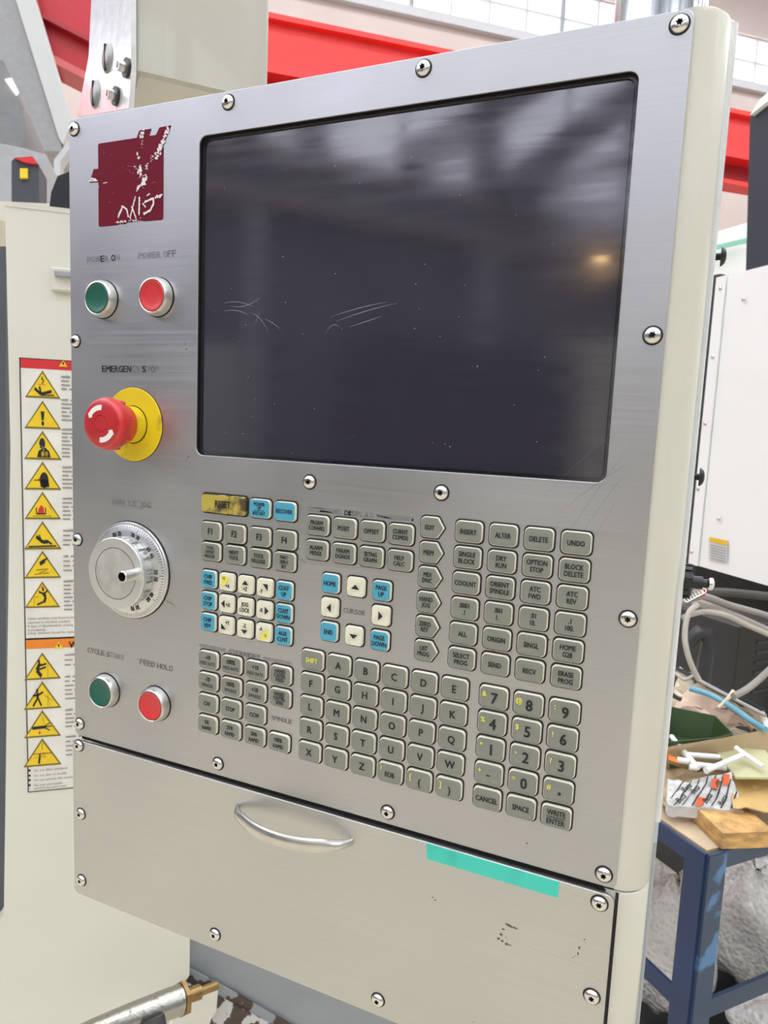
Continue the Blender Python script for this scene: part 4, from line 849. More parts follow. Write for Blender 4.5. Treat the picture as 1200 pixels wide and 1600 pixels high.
mb = MB(); pp = [hit(a, b_, pz, MN) for a, b_ in ((250, 1440), (700, 1440), (700, 1740), (440, 1600), (297, 1526), (250, 1505))]; mb.prism(pp, -MN * .03, SILL); mb.build('side_panel', SILLT, pp[4])
pz2 = dr(310, 1535, -.012)
mb = MB(); pp = [hit(a, b_, pz2, MN) for a, b_ in ((270, 1508), (300, 1516), (330, 1532), (360, 1548), (450, 1600), (520, 1640), (470, 1640), (380, 1597), (297, 1540), (270, 1530))]; mb.prism(pp, -MN * .004, CHIP2); mb.build('chipped_edge', SILLT, pp[0], 'ledge edge with brown flaked paint')
pz3 = dr(330, 1560, -.008)
mb = MB(); pp = [hit(a, b_, pz3, MN) for a, b_ in ((285, 1535), (345, 1560), (420, 1600), (480, 1640), (300, 1640), (270, 1560))]; mb.prism(pp, -MN * .004, CHIP); mb.build('chipped_face', SILLT, pp[0], 'flaked pale paint over brown metal')
mb = MB(); pp = [dr(a, b_, .02) for a, b_ in ((278, 1556), (340, 1541), (341, 1543), (338, 1580), (330, 1592), (316, 1640), (262, 1640))]; mb.prism(pp, -MN * .004, CREAM2); tag(mb.build('splash_fin', None, pp[0]), 'small pale sheet fin beside the brass tube of the nozzle', 'machine part')
# air gun / nozzle
NZ = thing('air_nozzle', at(215, 1590, .80), 'worn chrome hand nozzle with brass tip at the bottom left', 'nozzle')
PM = patchy('pitted_chrome', (.42, .41, .38), (.2, .18, .15), .66, 160, .27, .05, metal=1.0, bump=.2); BRASS = mat('brass', (.30, .20, .08), .36, .9, .2, 80, bump=.1)
a, b_ = at(118, 1622, .76), at(281, 1562, .84); ax = (b_ - a).normalized(); u = ax.orthogonal().normalized(); l = (b_ - a).length
mb = MB(); mb.lathe([(.0105, 0), (.0125, l * .15), (.0150, l * .5), (.0166, l * .9), (.0166, l)], PM, c=a, n=28, axis=ax, u=u, cap0=True); mb.build('barrel', NZ, a, 'pitted chrome barrel')
mb = MB(); mb.lathe([(.0155, l), (.0200, l + .001), (.0200, l + .006), (.0165, l + .008)], BRASS, c=a, n=6, axis=ax, u=u, sharp=True); mb.build('hex_nut', NZ, b_, 'hexagonal brass nut')
t2 = at(311, 1550, .86); t3 = at(341, 1539, .87); mb = MB(); mb.tube([b_, b_ + (t2 - b_) * .35, t2 - (t2 - b_) * .12, t2], [.0085, .0078, .0085, .0088], BRASS, 16); mb.tube([t2, t3], .0052, BRASS, 14); mb.build('brass_tip', NZ, b_, 'brass fitting with thin tube')
g0, g1 = at(240, 1590, .80), at(255, 1680, .78); mb = MB(); mb.tube([g0, (g0 + g1) / 2, g1], [.012, .013, .013], mat('dark_grip', (.05, .045, .045), .5), 14); mb.build('trigger', NZ, g0)

# ================================================================== LEFT BACKGROUND (overhead)
def slabpx(name, pts_px, dist, thick, m, label, cat, parent=None):
    """a plate of real depth standing square to the hall at a given distance"""
    p0 = CAM + E * dist; mb = MB(); mb.prism([hit(a, b_, p0, E) for a, b_ in pts_px], E * thick, m)
    o = mb.build(name, parent, hit(*pts_px[0], p0, E), label if parent else None)
    if not parent: tag(o, label, cat)
    return o
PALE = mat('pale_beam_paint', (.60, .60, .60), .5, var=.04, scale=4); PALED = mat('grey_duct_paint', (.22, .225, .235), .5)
BM = thing('roof_bracket', hit(60, 120, CAM + E * 5, E), 'broad pale grey sloping beam at the upper left corner', 'beam')
slabpx('flange', [(-40, -60), (6, -60), (98, 212), (95, 236), (70, 236), (-40, 40)], 5.0, .5, mat('shaded_beam_paint', (.33, .33, .34), .5), 'grey face with shade painted in', None, BM)  # shade of this face put into a darker grey than the pale one
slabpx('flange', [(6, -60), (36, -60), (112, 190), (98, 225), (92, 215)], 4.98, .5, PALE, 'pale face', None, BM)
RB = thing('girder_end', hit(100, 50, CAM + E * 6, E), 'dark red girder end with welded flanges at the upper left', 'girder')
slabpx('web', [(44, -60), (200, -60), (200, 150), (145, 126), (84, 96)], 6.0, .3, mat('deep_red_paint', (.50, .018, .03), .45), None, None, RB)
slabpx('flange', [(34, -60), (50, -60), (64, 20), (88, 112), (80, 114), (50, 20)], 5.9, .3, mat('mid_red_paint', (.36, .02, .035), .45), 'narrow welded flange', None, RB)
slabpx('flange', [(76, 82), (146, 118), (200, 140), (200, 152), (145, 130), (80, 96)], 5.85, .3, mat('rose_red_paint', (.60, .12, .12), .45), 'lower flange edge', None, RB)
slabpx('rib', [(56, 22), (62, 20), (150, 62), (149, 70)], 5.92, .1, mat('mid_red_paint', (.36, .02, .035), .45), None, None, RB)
slabpx('overhead_duct', [(-30, 80), (6, 96), (36, 168), (39, 210), (30, 232), (-30, 226)], 3.6, .5, PALED, 'dark grey overhead housing at the left edge under the sloping beam', 'duct')
mb = MB(); p0 = CAM + E * 3.58; mb.prism([hit(a, b_, p0, E) for a, b_ in ((8, 124), (18, 122), (28, 142), (24, 146))], E * .02, mat('lamp_glow', (1, 1, 1), .5, emit=(1, 1, .95), estr=2.5)); tag(mb.build('work_lamp', None, hit(8, 124, p0, E)), 'small lit lamp on the dark grey housing at the left edge', 'lamp')
BX = slabpx('sensor_box', [(18, 252), (24, 246), (52, 246), (61, 258), (61, 316), (18, 316)], 2.2, .12, mat('slate_box', (.055, .06, .075), .5), 'slate grey box with red cap and yellow sticker left of the pendant', 'device')
slabpx('red_cap', [(22, 247), (50, 244), (59, 256), (40, 254)], 2.19, .1, LRED, 'red top', None, BX); slabpx('yellow_sticker', [(31, 263), (43, 263), (43, 278), (31, 278)], 2.19, .02, LYE, 'yellow sticker', None, BX)
slabpx('cabinet_side', [(-30, 218), (40, 232), (72, 242), (72, 330), (-30, 330)], 3.0, .3, mat('cool_grey_panel', (.42, .43, .45), .5), 'light grey machine casing behind the small slate box', 'machine')
slabpx('pale_enclosure', [(-40, 312), (110, 320), (110, 345), (-40, 345)], 1.9, .3, CREAM2, 'cream top of a machine behind the door at the left', 'machine')
FRM = slabpx('wall_frame', [(84, 250), (118, 205), (124, 210), (94, 252), (94, 300), (84, 300)], 3.4, .1, PALE, 'thin pale bent frame beside the top left of the pendant', 'frame')

# ================================================================== RIGHT BACKGROUND
CABW = mat('white_cabinet_paint', (.90, .895, .88), .4, var=.02, scale=3)
cw0 = at(1122, 434, 1.9)
def cw(px, py, lift=0.0): return hit(px, py, cw0 - D * lift, D)
CW = thing('white_cabinet', cw(1122, 880), 'large plain white machine enclosure at the right edge beside the pendant', 'machine')
ctop = cw(1122, 434); cbot = cw(1077, 880); fwd = -E  # face runs towards the camera side
pts = [ctop, ctop + fwd * 1.4, cbot + fwd * 1.4 - UP * 0, cbot]; pts[2] = Vector((pts[1].x, pts[1].y, cbot.z)); pts[3] = Vector((ctop.x, ctop.y, cbot.z))
mb = MB(); mb.prism(pts, D * .6, CABW); mb.build('side_panel', CW, cbot)
mb = MB(); mb.prism([ctop + fwd * .0 - D * .002, ctop + fwd * .035 - D * .002, Vector((ctop.x, ctop.y, cbot.z)) + fwd * .035 - D * .002, Vector((ctop.x, ctop.y, cbot.z)) - D * .002], -D * .004, CABW); mb.build('edge_strip', CW, ctop)
for px, py in ((1126, 451), (1162, 468), (1114, 558), (1102, 662), (1091, 764), (1081, 862), (1123, 811)):
    c = cw(px, py, .006); mb = MB(); mb.lathe([(.0055, 0), (.0055, .002), (.003, .004)], SATIN, c=c, n=14, axis=-D, u=E); mb.build('screw', CW, c)
mb = MB(); sd = [cw(a, b_, .004) for a, b_ in ((1108, 839), (1137, 845), (1136, 880), (1107, 873))]; mb.prism(sd, -D * .001, mat('label_white', (.7, .7, .7), .4)); mb.prism([cw(a, b_, .006) for a, b_ in ((1109, 839), (1137, 845), (1137, 852), (1109, 846))], -D * .001, mat('label_amber', (.85, .52, .02), .4))
for k in range(6): mb.prism([cw(a, b_, .006) for a, b_ in ((1110, 851 + k * 4), (1134, 857 + k * 4), (1134, 858 + k * 4), (1110, 852 + k * 4))], -D * .0006, LTX)
mb.build('notice_label', CW, sd[0], 'small white notice with amber heading')
dc0 = at(1175, 300, 2.6); mb = MB(); dcp = [hit(a, b_, dc0, D) for a, b_ in ((1172, 180), (1230, 130), (1230, 800), (1155, 800))]; mb.prism(dcp, D * .6, mat('charcoal_paint', (.030, .036, .050), .5)); o = mb.build('machine_tower', None, dcp[3]); tag(o, 'dark slate machine tower rising above the white enclosure at the right edge', 'machine')
mb = MB(); mb.prism([hit(a, b_, dc0 - D * .02, D) for a, b_ in ((1172, 180), (1186, 156), (1230, 118), (1230, 134))], D * .05, CABW); mb.build('top_edge', o, dcp[0])
# pale machines and a green line between the red girder and the white enclosure
slabpx('pale_machine', [(1085, 372), (1230, 330), (1230, 480), (1085, 480)], 7.0, .6, CABW, 'pale beige machine roof seen above the white enclosure', 'machine')
slabpx('green_pipe', [(1080, 392), (1190, 366), (1190, 374), (1080, 399)], 6.8, .1, mat('mint_paint', (.25, .55, .42), .5), 'thin mint green pipe above the white enclosure', 'pipe')
# machine body under the enclosure, its interior shade painted in as near-black
dk0 = at(1120, 1000, 2.9); mb = MB(); dkp = [hit(a, b_, dk0, D) for a, b_ in ((985, 860), (1400, 860), (1400, 1600), (900, 1600))]; mb.prism(dkp, D * .4, mat('interior_shade_black', (.004, .004, .005), .7))
tag(mb.build('dark_machine', None, dkp[3]), 'machine body with its interior shade painted black, under the white enclosure', 'machine')
mb = MB(); mb.prism([hit(a, b_, dk0 - D * .5, D) for a, b_ in ((1083, 436), (1125, 428), (1100, 700), (1078, 905), (1030, 905))], D * .02, mat('slate_strip', (.035, .042, .05), .5)); tag(mb.build('machine_post', None, dkp[0] - D * .4), 'narrow dark slate upright between pendant and white enclosure', 'machine')
# black transformer box with vents and hose
tb0 = at(1158, 1050, 2.15); BXM = mat('black_box_paint', (.035, .035, .036), .45)
tp = [hit(a, b_, tb0, D2) for a, b_ in ((1157, 978), (1075, 940), (1050, 1130), (1150, 1170))]; zt_ = tp[0].z; zb_ = FLOOR
cor = Vector((tp[0].x, tp[0].y, 0)); lw = (tp[0] - tp[1]).length
TB = thing('transformer_box', Vector((cor.x, cor.y, zb_)), 'black metal box with vent slots and elbow hose behind the work table', 'machine')
mb = MB(); mb.box(Vector((cor.x, cor.y, (zt_ + zb_) / 2)) + E2 * .25 + D2 * .125, .25, .5, zt_ - zb_, BXM, D2, E2, UP, bev=.006); mb.build('casing', TB, (cor.x, cor.y, zb_))
for k in range(6):
    mb = MB(); c = Vector((cor.x, cor.y, zt_ - .06 - k * .032)) + D2 * .13; mb.box(c - E2 * .002, .10, .004, .008, mat('vent_grey', (.06, .06, .065), .4), D2, E2, UP); mb.build('vent_slot', TB, c)
mb = MB(); hp_ = [at(a, b_, d_ + .42) for a, b_, d_ in ((1078, 1010, 1.50), (1083, 996, 1.50), (1093, 988, 1.50), (1103, 990, 1.50), (1106, 1005, 1.50), (1103, 1030, 1.50), (1099, 1060, 1.5), (1096, 1080, 1.5))]
mb.tube(hp_, [.010, .017, .021, .02, .017, .021, .021, .019], mat('hose_rubber', (.045, .045, .05), .35), 14); mb.build('elbow_hose', TB, hp_[3], 'black ribbed elbow hose')
# grey cables
CAB = mat('grey_cable', (.30, .28, .26), .45); CAB2 = mat('pale_cable', (.45, .41, .37), .45)
def smooth(pts, n=8):
    P_ = [pts[0]] + pts + [pts[-1]]; out = []
    for i in range(1, len(P_) - 2):
        for k in range(n):
            t = k / n; a, b2, c, d = P_[i - 1], P_[i], P_[i + 1], P_[i + 2]
            out.append(.5 * ((2 * b2) + (c - a) * t + (2 * a - 5 * b2 + 4 * c - d) * t * t + (3 * b2 - 3 * c + d - a) * t ** 3))
    out.append(pts[-1]); return out
def cable(pts, r, m, label, group=None):
    p3 = smooth([at(a, b_, d_) for a, b_, d_ in pts]); mb = MB(); mb.tube(p3, r, m, 10); o = mb.build('cable', None, p3[0]); tag(o, label, 'cable', 'grey cables looping behind the work table')
cable([(1050, 946, 1.35), (1075, 938, 1.35), (1102, 932, 1.35), (1140, 945, 1.4), (1200, 962, 1.4), (1260, 985, 1.4)], .0062, CAB, 'upper grey cable running right from the pendant side over the dark machine')
cable([(1085, 940, 1.38), (1120, 952, 1.4), (1160, 968, 1.42), (1210, 990, 1.45), (1270, 1015, 1.45)], .0080, CAB2, 'thick pale cable of the bundle dipping to the right edge')
cable([(1066, 965, 1.36), (1100, 956, 1.36), (1135, 962, 1.36), (1170, 978, 1.38), (1240, 1008, 1.38)], .0052, CAB2, 'thin pale cable lowest of the bundle')
cable([(1090, 945, 1.33), (1076, 958, 1.32), (1070, 990, 1.31), (1074, 1020, 1.3), (1083, 1045, 1.3), (1092, 1062, 1.3)], .0052, CAB2, 'pale cable looping down to the work table')
cable([(1095, 925, 1.5), (1140, 926, 1.5), (1240, 936, 1.5)], .009, mat('dark_cable', (.07, .065, .062), .5), 'dark cable at the top of the bundle')
cable([(1146, 1088, 1.28), (1168, 1076, 1.30), (1190, 1058, 1.33), (1230, 1020, 1.4)], .0062, CAB, 'grey cable rising from the table to the right edge')
rb0 = at(1096, 923, 1.33); mb = MB(); mb.box(rb0, .012, .012, .02, LRED, D2, E2, UP, bev=.002); mb.box(rb0 - D2 * .012, .012, .012, .018, CAB2, D2, E2, UP, bev=.002); tag(mb.build('cable_tag', None, rb0), 'tiny red plug on the cables beside the pendant', 'plug')

# ---- work table
tc = at(1105, 1336, 1.15); TZ = tc.z
BLU = patchy('worn_blue_paint', (.035, .062, .115), (.09, .22, .42), .60, 14, .38, .03, detail=6); BLU2 = mat('deep_blue_paint', (.018, .038, .105), .35, var=.2, scale=6)
PLY = mat('ply_top', (.52, .40, .28), .6, var=.15, scale=30)
Ld = (hit(1120, 1095, tc + UP * .05, UP) - tc).dot(D2) + .01; Le = .62
WT = thing('work_table', Vector((tc.x, tc.y, FLOOR)) + D2 * Ld / 2 + E2 * Le / 2, 'blue angle-iron work table piled with scrap at the right edge', 'table')
def tpt(d, e, z=0.0): return Vector((tc.x, tc.y, TZ)) + D2 * d + E2 * e + UP * z
mb = MB(); mb.box(tpt(Ld / 2 + .002, Le / 2 + .002, -.004), Ld - .008, Le - .008, .014, PLY, D2, E2, UP); mb.build('table_top', WT, tpt(Ld / 2, Le / 2, -.01), 'thin plywood top')
rail_h = .030
mb = MB(); mb.box(tpt(Ld / 2, -.003, -rail_h / 2 + .002), Ld, .006, rail_h, BLU, D2, E2, UP); mb.box(tpt(Ld / 2, .02, -.012), Ld, .04, .004, BLU, D2, E2, UP); mb.build('rail', WT, tpt(Ld / 2, 0, -rail_h))
mb = MB(); mb.box(tpt(-.003, Le / 2, -rail_h / 2 + .002), .006, Le, rail_h, BLU2, D2, E2, UP); mb.build('rail', WT, tpt(0, Le / 2, -rail_h))
for d, e in ((0, 0), (Ld, 0), (0, Le), (Ld, Le)):
    sd_ = 1 if d == 0 else -1; se = 1 if e == 0 else -1; L = TZ - FLOOR
    mb = MB(); mb.box(tpt(d + sd_ * .019, e - .0035 if e == 0 else e, -L / 2), .040, .007, L, BLU, D2, E2, UP); mb.box(tpt(d - .0035 if d == 0 else d, e + se * .0185, -L / 2), .007, .038, L, BLU2, D2, E2, UP); mb.build('leg', WT, tpt(d, e, -L), 'blue angle-iron leg with chipped paint' if d == e == 0 else None)
lz = hit(1120, 1578, tpt(0, 0), -E2).z - TZ
mb = MB(); mb.box(tpt(Ld / 2, .01, lz), Ld, .007, .035, BLU, D2, E2, UP); mb.build('lower_rail', WT, tpt(Ld / 2, 0, lz))
mb = MB(); mb.box(tpt(.01, Le / 2, lz + .01), .007, Le, .035, BLU2, D2, E2, UP); mb.build('lower_rail', WT, tpt(0, Le / 2, lz))
def tab(px, py, z=0.0): return hit(px, py, (0, 0, TZ + z), UP)
# wood block
WOOD = mat('sawn_wood', (.56, .33, .12), .7, var=.42, scale=34, stretch=(1, 1, 3), bump=.5, detail=8); 
wa, wb, wc = tab(1127, 1327, .004), tab(1080, 1280, .004), tab(1196, 1314, .004)
u = (wb - wa); v = (wc - wa); v = v - u.normalized() * v.dot(u.normalized()); hz_ = .029
mb = MB(); base = [wa, wa + u, wa + u + v, wa + v]; cc = (base[0] + base[2]) / 2
mb.loft([[cc + (p - cc) * .98 for p in base], base, [p + UP * (hz_ * .97) for p in base], [cc + (p - cc) * .96 + UP * hz_ for p in base]], WOOD, smooth=False)
tag(mb.build('wood_block', None, cc), 'rough sawn yellow wood block at the near corner of the work table', 'wood block')
# generic crumpled sheet
def sheet(name, px, z, m, label, cat, thick=.002, wob=.006, n=10, seed=1, px_z=None, parent=None):
    """four image corners on the table at heights z (list), subdivided and crumpled"""
    r_ = random.Random(seed); zs = z if isinstance(z, (list, tuple)) else [z] * 4
    A_, B_, C_, D_ = [tab(a, b_, zq) for (a, b_), zq in zip(px, zs)]
    g_ = {}
    for i in range(n + 1):
        for j in range(n + 1):
            s, t = i / n, j / n; p = A_ * (1 - s) * (1 - t) + B_ * s * (1 - t) + C_ * s * t + D_ * (1 - s) * t
            g_[i, j] = p + UP * r_.gauss(0, wob * .5) + UP * wob * math.sin(s * 7 + seed) * math.cos(t * 5 + seed) + (D2 * r_.gauss(0, wob * .3))
    mb = MB()
    bm_v = [g_[i, j] for i in range(n + 1) for j in range(n + 1)]; low = [p - UP * thick for p in bm_v]; k = mb.mi(m); N1 = n + 1
    mb.v += [tuple(p) for p in bm_v + low]; off_ = len(bm_v)
    for i in range(n):
        for j in range(n):
            q = (i * N1 + j, (i + 1) * N1 + j, (i + 1) * N1 + j + 1, i * N1 + j + 1); mb.f.append(q); mb.m.append(k); mb.sm.append(False); mb.f.append(tuple(off_ + x for x in q[::-1])); mb.m.append(k); mb.sm.append(False)
    ring = [(i, 0) for i in range(n)] + [(n, j) for j in range(n)] + [(i, n) for i in range(n, 0, -1)] + [(0, j) for j in range(n, 0, -1)]
    for a, b_ in zip(ring, ring[1:] + ring[:1]):
        x, y = a[0] * N1 + a[1], b_[0] * N1 + b_[1]; mb.f.append((x, y, off_ + y, off_ + x)); mb.m.append(k); mb.sm.append(False)
    o = mb.build(name, parent, A_); 
    if not parent: tag(o, label, cat)
    return o, g_
CARD = mat('brown_cardboard', (.55, .42, .26), .7, var=.12, scale=12); CARD2 = mat('kraft_paper', (.62, .41, .16), .6, var=.15, scale=12); PAP = mat('cream_paper', (.78, .70, .54), .6, var=.08, scale=20); PAPP = mat('pinkish_paper', (.72, .54, .42), .6, var=.1, scale=20)
sheet('cardboard_sheet', [(1036, 1262), (1200, 1235), (1230, 1190), (1040, 1190)], [.014, .02, .04, .035], CARD, 'crumpled brown cardboard lying under the white tubes', 'cardboard', wob=.010, n=12, seed=2)
sheet('kraft_bag', [(1145, 1262), (1225, 1268), (1240, 1215), (1140, 1212)], [.045, .045, .06, .06], CARD2, 'orange brown kraft paper bag right of the printed bag', 'paper bag', wob=.003, n=8, seed=3)
sheet('cardboard_flap', [(1040, 1200), (1200, 1200), (1215, 1138), (1040, 1168)], [.035, .045, .115, .105], CARD, 'raised cardboard flap behind the pale green plate', 'cardboard', wob=.003, n=8, seed=9)
sheet('papers', [(1050, 1085), (1195, 1145), (1190, 1120), (1060, 1045)], [.06, .06, .10, .12], PAP, 'heap of cream papers at the back of the table', 'paper', wob=.012, n=10, seed=4)
sheet('papers', [(1050, 1110), (1160, 1135), (1185, 1130), (1075, 1075)], [.07, .07, .09, .11], PAPP, 'pinkish torn paper in front of the cream papers', 'paper', wob=.010, n=8, seed=6)
sheet('back_board', [(1050, 1064), (1196, 1127), (1196, 1107), (1056, 1041)], [.06, .06, .13, .13], mat('navy_board', (.03, .065, .10), .5), 'dark blue board edge behind the papers on the table', 'board', wob=.001, n=6, seed=5, thick=.004)
mb = MB(); p3 = smooth([tab(a, b_, .12) for a, b_ in ((1078, 1076), (1110, 1086), (1145, 1106), (1170, 1124), (1196, 1140))]); mb.tube(p3, .0062, mat('sky_blue_hose', (.16, .42, .55), .4), 10); tag(mb.build('blue_hose', None, p3[0]), 'light blue hose lying along the papers on the table', 'hose')
mb = MB(); p3 = smooth([tab(a, b_, .13) for a, b_ in ((1056, 1052), (1070, 1062), (1085, 1056), (1098, 1066), (1196, 1118))]); mb.tube(p3, .004, CAB2, 8); tag(mb.build('cable', None, p3[0]), 'thin cable along the dark blue board edge', 'cable')
mb = MB(); p3 = [tab(1123, 1106, .11), tab(1137, 1092, .13), tab(1147, 1080, .145)]; mb.tube(p3, [.004, .004, .0055], PAP, 10); tag(mb.build('cream_rod', None, p3[0]), 'short cream rod poking out of the papers', 'rod')
mb = MB(); p3 = [tab(1190, 1112, .12), tab(1196, 1128, .10), tab(1203, 1145, .09)]; mb.tube(p3, [.005, .007, .007], WHITE, 10); tag(mb.build('white_rod', None, p3[0]), 'white rod end at the right edge behind the cardboard', 'rod')
# green bin
GB = mat('green_bin_plastic', (.042, .078, .028), .4, var=.08, scale=10)
c0 = tab(1049, 1158, .07); GBZ = [.035]; top = [tab(a, b_, .10) for a, b_ in ((1040, 1160), (1128, 1152), (1146, 1146), (1118, 1118), (1040, 1102))]
bc = sum(top, Vector()) / 5; low = [bc + (p - bc) * .8 - UP * .060 for p in top]; inn = [bc + (p - bc) * .95 for p in top]; inl = [bc + (p - bc) * .75 - UP * .055 for p in top]
mb = MB(); mb.loft([low, top, inn, inl], GB, True, True, smooth=False); tag(mb.build('green_bin', None, bc - UP * .060), 'open dark green plastic bin half hidden behind the pendant edge', 'bin')
mb = MB(); loops = []
rc = tab(1155, 1146, .085); mb.tube([rc + (D2 * math.cos(a * .4) + E2 * math.sin(a * .4)) * .018 for a in range(17)], .002, CAB2, 6, False); tag(mb.build('wire_ring', None, rc), 'small pale ring beside the green bin', 'ring')
# printed bag: black frames and tilted words, grey paper, orange blocks
bagp, gg = sheet('printed_bag', [(1042, 1258), (1162, 1268), (1142, 1210), (1042, 1222)], [.035, .035, .075, .06], mat('grey_white_bag', (.62, .61, .60), .5, var=.2, scale=40), 'crumpled white tool bag printed with tilted words and orange blocks', 'bag', wob=.004, n=12, seed=8, thick=.02)
mb = MB(); bo = gg[0, 0]; bu = (gg[12, 0] - gg[0, 0]); bv = (gg[0, 12] - gg[0, 0]); BLn = bu.cross(bv).normalized(); BLn = BLn if BLn.z > 0 else -BLn; bu_l, bv_l = bu.length, bv.length
def bag(s, t, l=.004):
    i = max(0, min(11, int(s * 12))); j = max(0, min(11, int(t * 12))); fs, ft = s * 12 - i, t * 12 - j
    return gg[i, j] * (1 - fs) * (1 - ft) + gg[i + 1, j] * fs * (1 - ft) + gg[i + 1, j + 1] * fs * ft + gg[i, j + 1] * (1 - fs) * ft + BLn * l
ORN = mat('orange_print', (.78, .10, .02), .5)
for k in range(9):
    s = -.06 + k * .125
    for w0, w1 in ((0, .022),): 
        a = [(s, 0.02), (s + w1 + .01, 0.02), (s + .30 + w1 + .01, .98), (s + .30, .98)]
        for q_ in range(6):
            t0, t1 = q_ / 6, (q_ + 1) / 6; f = lambda t, e_: (s + .30 * t + e_, .02 + .96 * t)
            c4 = [f(t0, 0), f(t0, w1), f(t1, w1), f(t1, 0)]
            if all(0.01 < x < .99 for x, _ in c4): mb.face([bag(x, y) for x, y in c4], INK)
for (s, t) in ((.62, .72), (.80, .80), (.36, .16)):
    mb.face([bag(s, t - .14, .005), bag(s + .09, t - .14, .005), bag(s + .16, t + .14, .005), bag(s + .06, t + .14, .005)], ORN)
for (s, t, w) in ((.14, .30, 'Beta'), (.34, .55, 'Beta'), (.50, .30, 'Beta'), (.72, .30, 'Beta'), (.24, .75, 'Beta'), (.67, .72, 'Beta')):
    p = bag(s + .04, t, .0065); ud = (bag(min(.98, s + .14), min(.98, t + .3), .006) - bag(s, t, .006)).normalized(); un = BLn.cross(ud)
    put_text(mb, w, 0, 0, .009, INK, bold=True, org=p, ux=ud, uz=un, squeeze=.9)
o = mb.build('bag_print', bagp, bo, 'black and orange tilted print')
# pale plate and tubes
mb = MB(); pp = [tab(a, b_, z_) for a, b_, z_ in ((1112, 1165, .075), (1196, 1172, .085), (1225, 1215, .085), (1150, 1214, .08))]; mb.prism(pp, -UP * .004, mat('pale_green_plate', (.56, .55, .33), .5, var=.08, scale=15)); tag(mb.build('pale_plate', None, pp[0]), 'pale yellow green plate lying tilted on the cardboard', 'plate')
TUB = mat('white_tube_plastic', (.82, .82, .84), .3)
def tube_(a, b_, z0, z1, r, label, group=None):
    mb = MB(); p, q_ = tab(*a, z0), tab(*b_, z1); mb.tube([p, p + (q_ - p) * .08, q_ - (q_ - p) * .08, q_], [r * 1.15, r, r, r * .9], TUB, 12); tag(mb.build('plastic_tube', None, p), label, 'tube', 'white plastic tubes on the work table')
tube_((1049, 1152), (1090, 1200), .09, .085, .0055, 'white tube lying steeply next to the green bin')
tube_((1073, 1179), (1124, 1183), .088, .085, .0050, 'upper short white tube lying level left of the pale plate')
tube_((1082, 1194), (1134, 1200), .082, .080, .0052, 'middle white tube below the upper level one')
tube_((1058, 1187), (1076, 1190), .085, .085, .0055, 'stubby white tube beside the orange scrap')
tube_((1077, 1198), (1089, 1200), .085, .085, .0050, 'shortest white tube end in front of the steep tube')
tube_((1103, 1204), (1165, 1178), .092, .098, .0050, 'white tube rising right onto the pale plate')
tube_((1150, 1169), (1192, 1198), .100, .096, .0048, 'white tube crossing the pale plate')
sheet('orange_scrap', [(1045, 1187), (1062, 1192), (1056, 1184), (1044, 1177)], .088, mat('orange_scrap', (.85, .22, .04), .6), 'small orange scrap beside the stubby white tube', 'scrap', wob=.001, n=3)
# bubble wrap bundles
def wrap(name, px, py, dist, rx_, ry_, rz_, label, seed):
    r_ = random.Random(seed); c = at(px, py, dist); mb = MB(); n, mrow = 44, 26; loops = []
    ph = [(r_.uniform(2, 6), r_.uniform(0, 6), r_.uniform(2, 5), r_.uniform(.03, .09)) for _ in range(8)]
    for i in range(1, mrow):
        th = PI * i / mrow; lp = []
        for k in range(n):
            a = 2 * PI * k / n; d = 1 + sum(w_ * math.sin(f1 * a + p_) * math.cos(f2 * th + p_ * 2) for f1, p_, f2, w_ in ((round(q[0]), q[1], q[2], q[3]) for q in ph)) + r_.gauss(0, .008)
            lp.append(c + D2 * rx_ * d * math.sin(th) * math.cos(a) + E2 * ry_ * d * math.sin(th) * math.sin(a) + UP * rz_ * d * math.cos(th))
        loops.append(lp)
    mb.loft(loops, WRAPM); o = mb.build(name, None, c - UP * rz_); tag(o, label, 'bubble wrap', 'bubble wrap bundles around the work table'); return o
WRAPM = bpy.data.materials.new('bubble_wrap'); WRAPM.use_nodes = True; nt = WRAPM.node_tree; N = nt.nodes; L = nt.links; b = N['Principled BSDF']
b.inputs['Base Color'].default_value = (.60, .58, .56, 1); b.inputs['Roughness'].default_value = .16; b.inputs['Coat Weight'].default_value = .8; b.inputs['Transmission Weight'].default_value = .25
tcn = N.new('ShaderNodeTexCoord'); vo = N.new('ShaderNodeTexVoronoi'); vo.inputs['Scale'].default_value = 95; vo.feature = 'SMOOTH_F1'; L.new(tcn.outputs['Object'], vo.inputs['Vector'])
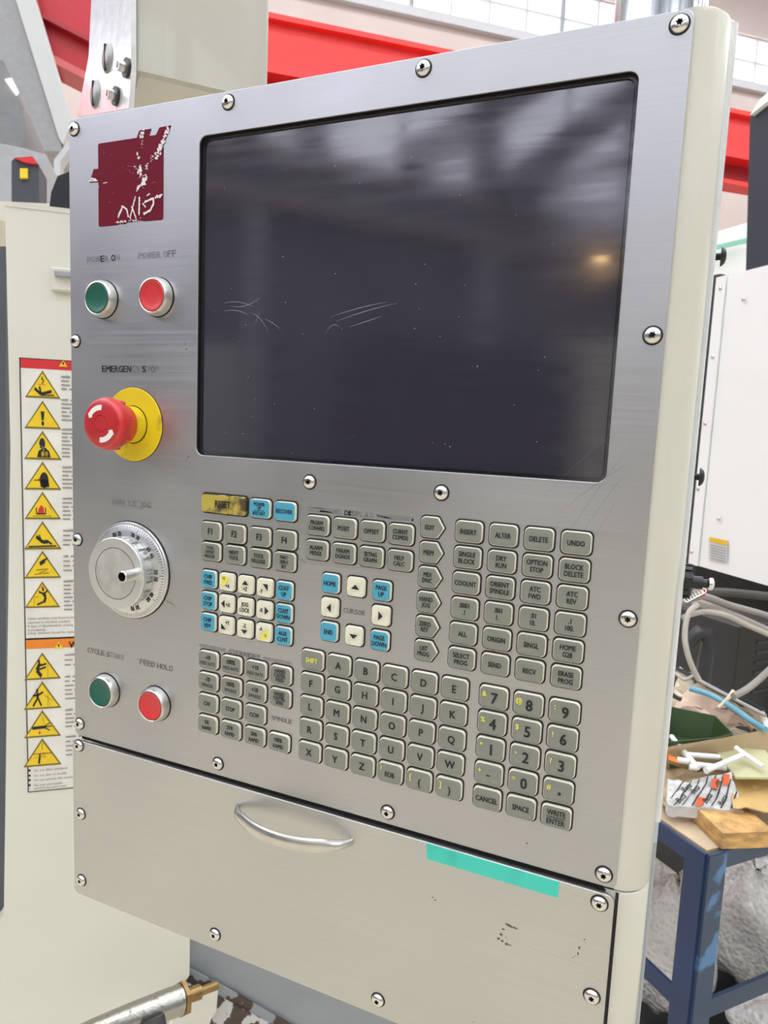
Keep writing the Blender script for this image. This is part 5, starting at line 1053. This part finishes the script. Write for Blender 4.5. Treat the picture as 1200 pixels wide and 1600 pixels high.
nn_ = N.new('ShaderNodeTexNoise'); nn_.inputs['Scale'].default_value = 14; nn_.inputs['Detail'].default_value = 6; L.new(tcn.outputs['Object'], nn_.inputs['Vector'])
ma = N.new('ShaderNodeMath'); ma.operation = 'MULTIPLY_ADD'; ma.inputs[1].default_value = -2.2; L.new(vo.outputs['Distance'], ma.inputs[0]); L.new(nn_.outputs[0], ma.inputs[2])
bpn = N.new('ShaderNodeBump'); bpn.inputs['Strength'].default_value = 1; bpn.inputs['Distance'].default_value = .0045; L.new(ma.outputs[0], bpn.inputs['Height']); L.new(bpn.outputs[0], b.inputs['Normal'])
cr = N.new('ShaderNodeMapRange'); cr.inputs[1].default_value = .3; cr.inputs[2].default_value = .7; cr.inputs[3].default_value = .86; cr.inputs[4].default_value = .97; L.new(nn_.outputs[0], cr.inputs[0])
vs_ = N.new('ShaderNodeVectorMath'); vs_.operation = 'SCALE'; vs_.inputs[0].default_value = (1, .98, .96); L.new(cr.outputs[0], vs_.inputs['Scale']); L.new(vs_.outputs[0], b.inputs['Base Color'])
wrap('bubble_wrap_bundle', 1175, 1435, 1.75, .16, .13, .14, 'big pale bubble wrap bundle under the table right of the blue leg', 11)
wrap('bubble_wrap_bundle', 1045, 1470, 1.62, .10, .10, .155, 'tall grey bubble wrap bundle between pendant and blue leg', 12)
wrap('bubble_wrap_bundle', 1215, 1600, 1.45, .10, .08, .07, 'low bubble wrap bundle at the bottom right corner', 13)

ph = .115; pc0 = Vector((CAM.x, CAM.y, 0)) + D2 * 1.43 + E2 * 1.065  # added platform: darkens the floor under the table, carries the bundles
mb = MB(); mb.box(pc0 + UP * (FLOOR + ph - .012), .84, .50, .024, mat('dark_platform', (.012, .014, .015), .6), D2, E2, UP, bev=.003)
for k in (-1, 0, 1): mb.box(pc0 + E2 * .20 * k + UP * (FLOOR + ph / 2 - .012), .82, .08, ph - .025, MATS['dark_platform'], D2, E2, UP)
tag(mb.build('added_platform', None, Vector((pc0.x, pc0.y, FLOOR))), 'added low black platform darkening the floor under the bubble wrap bundles', 'platform')
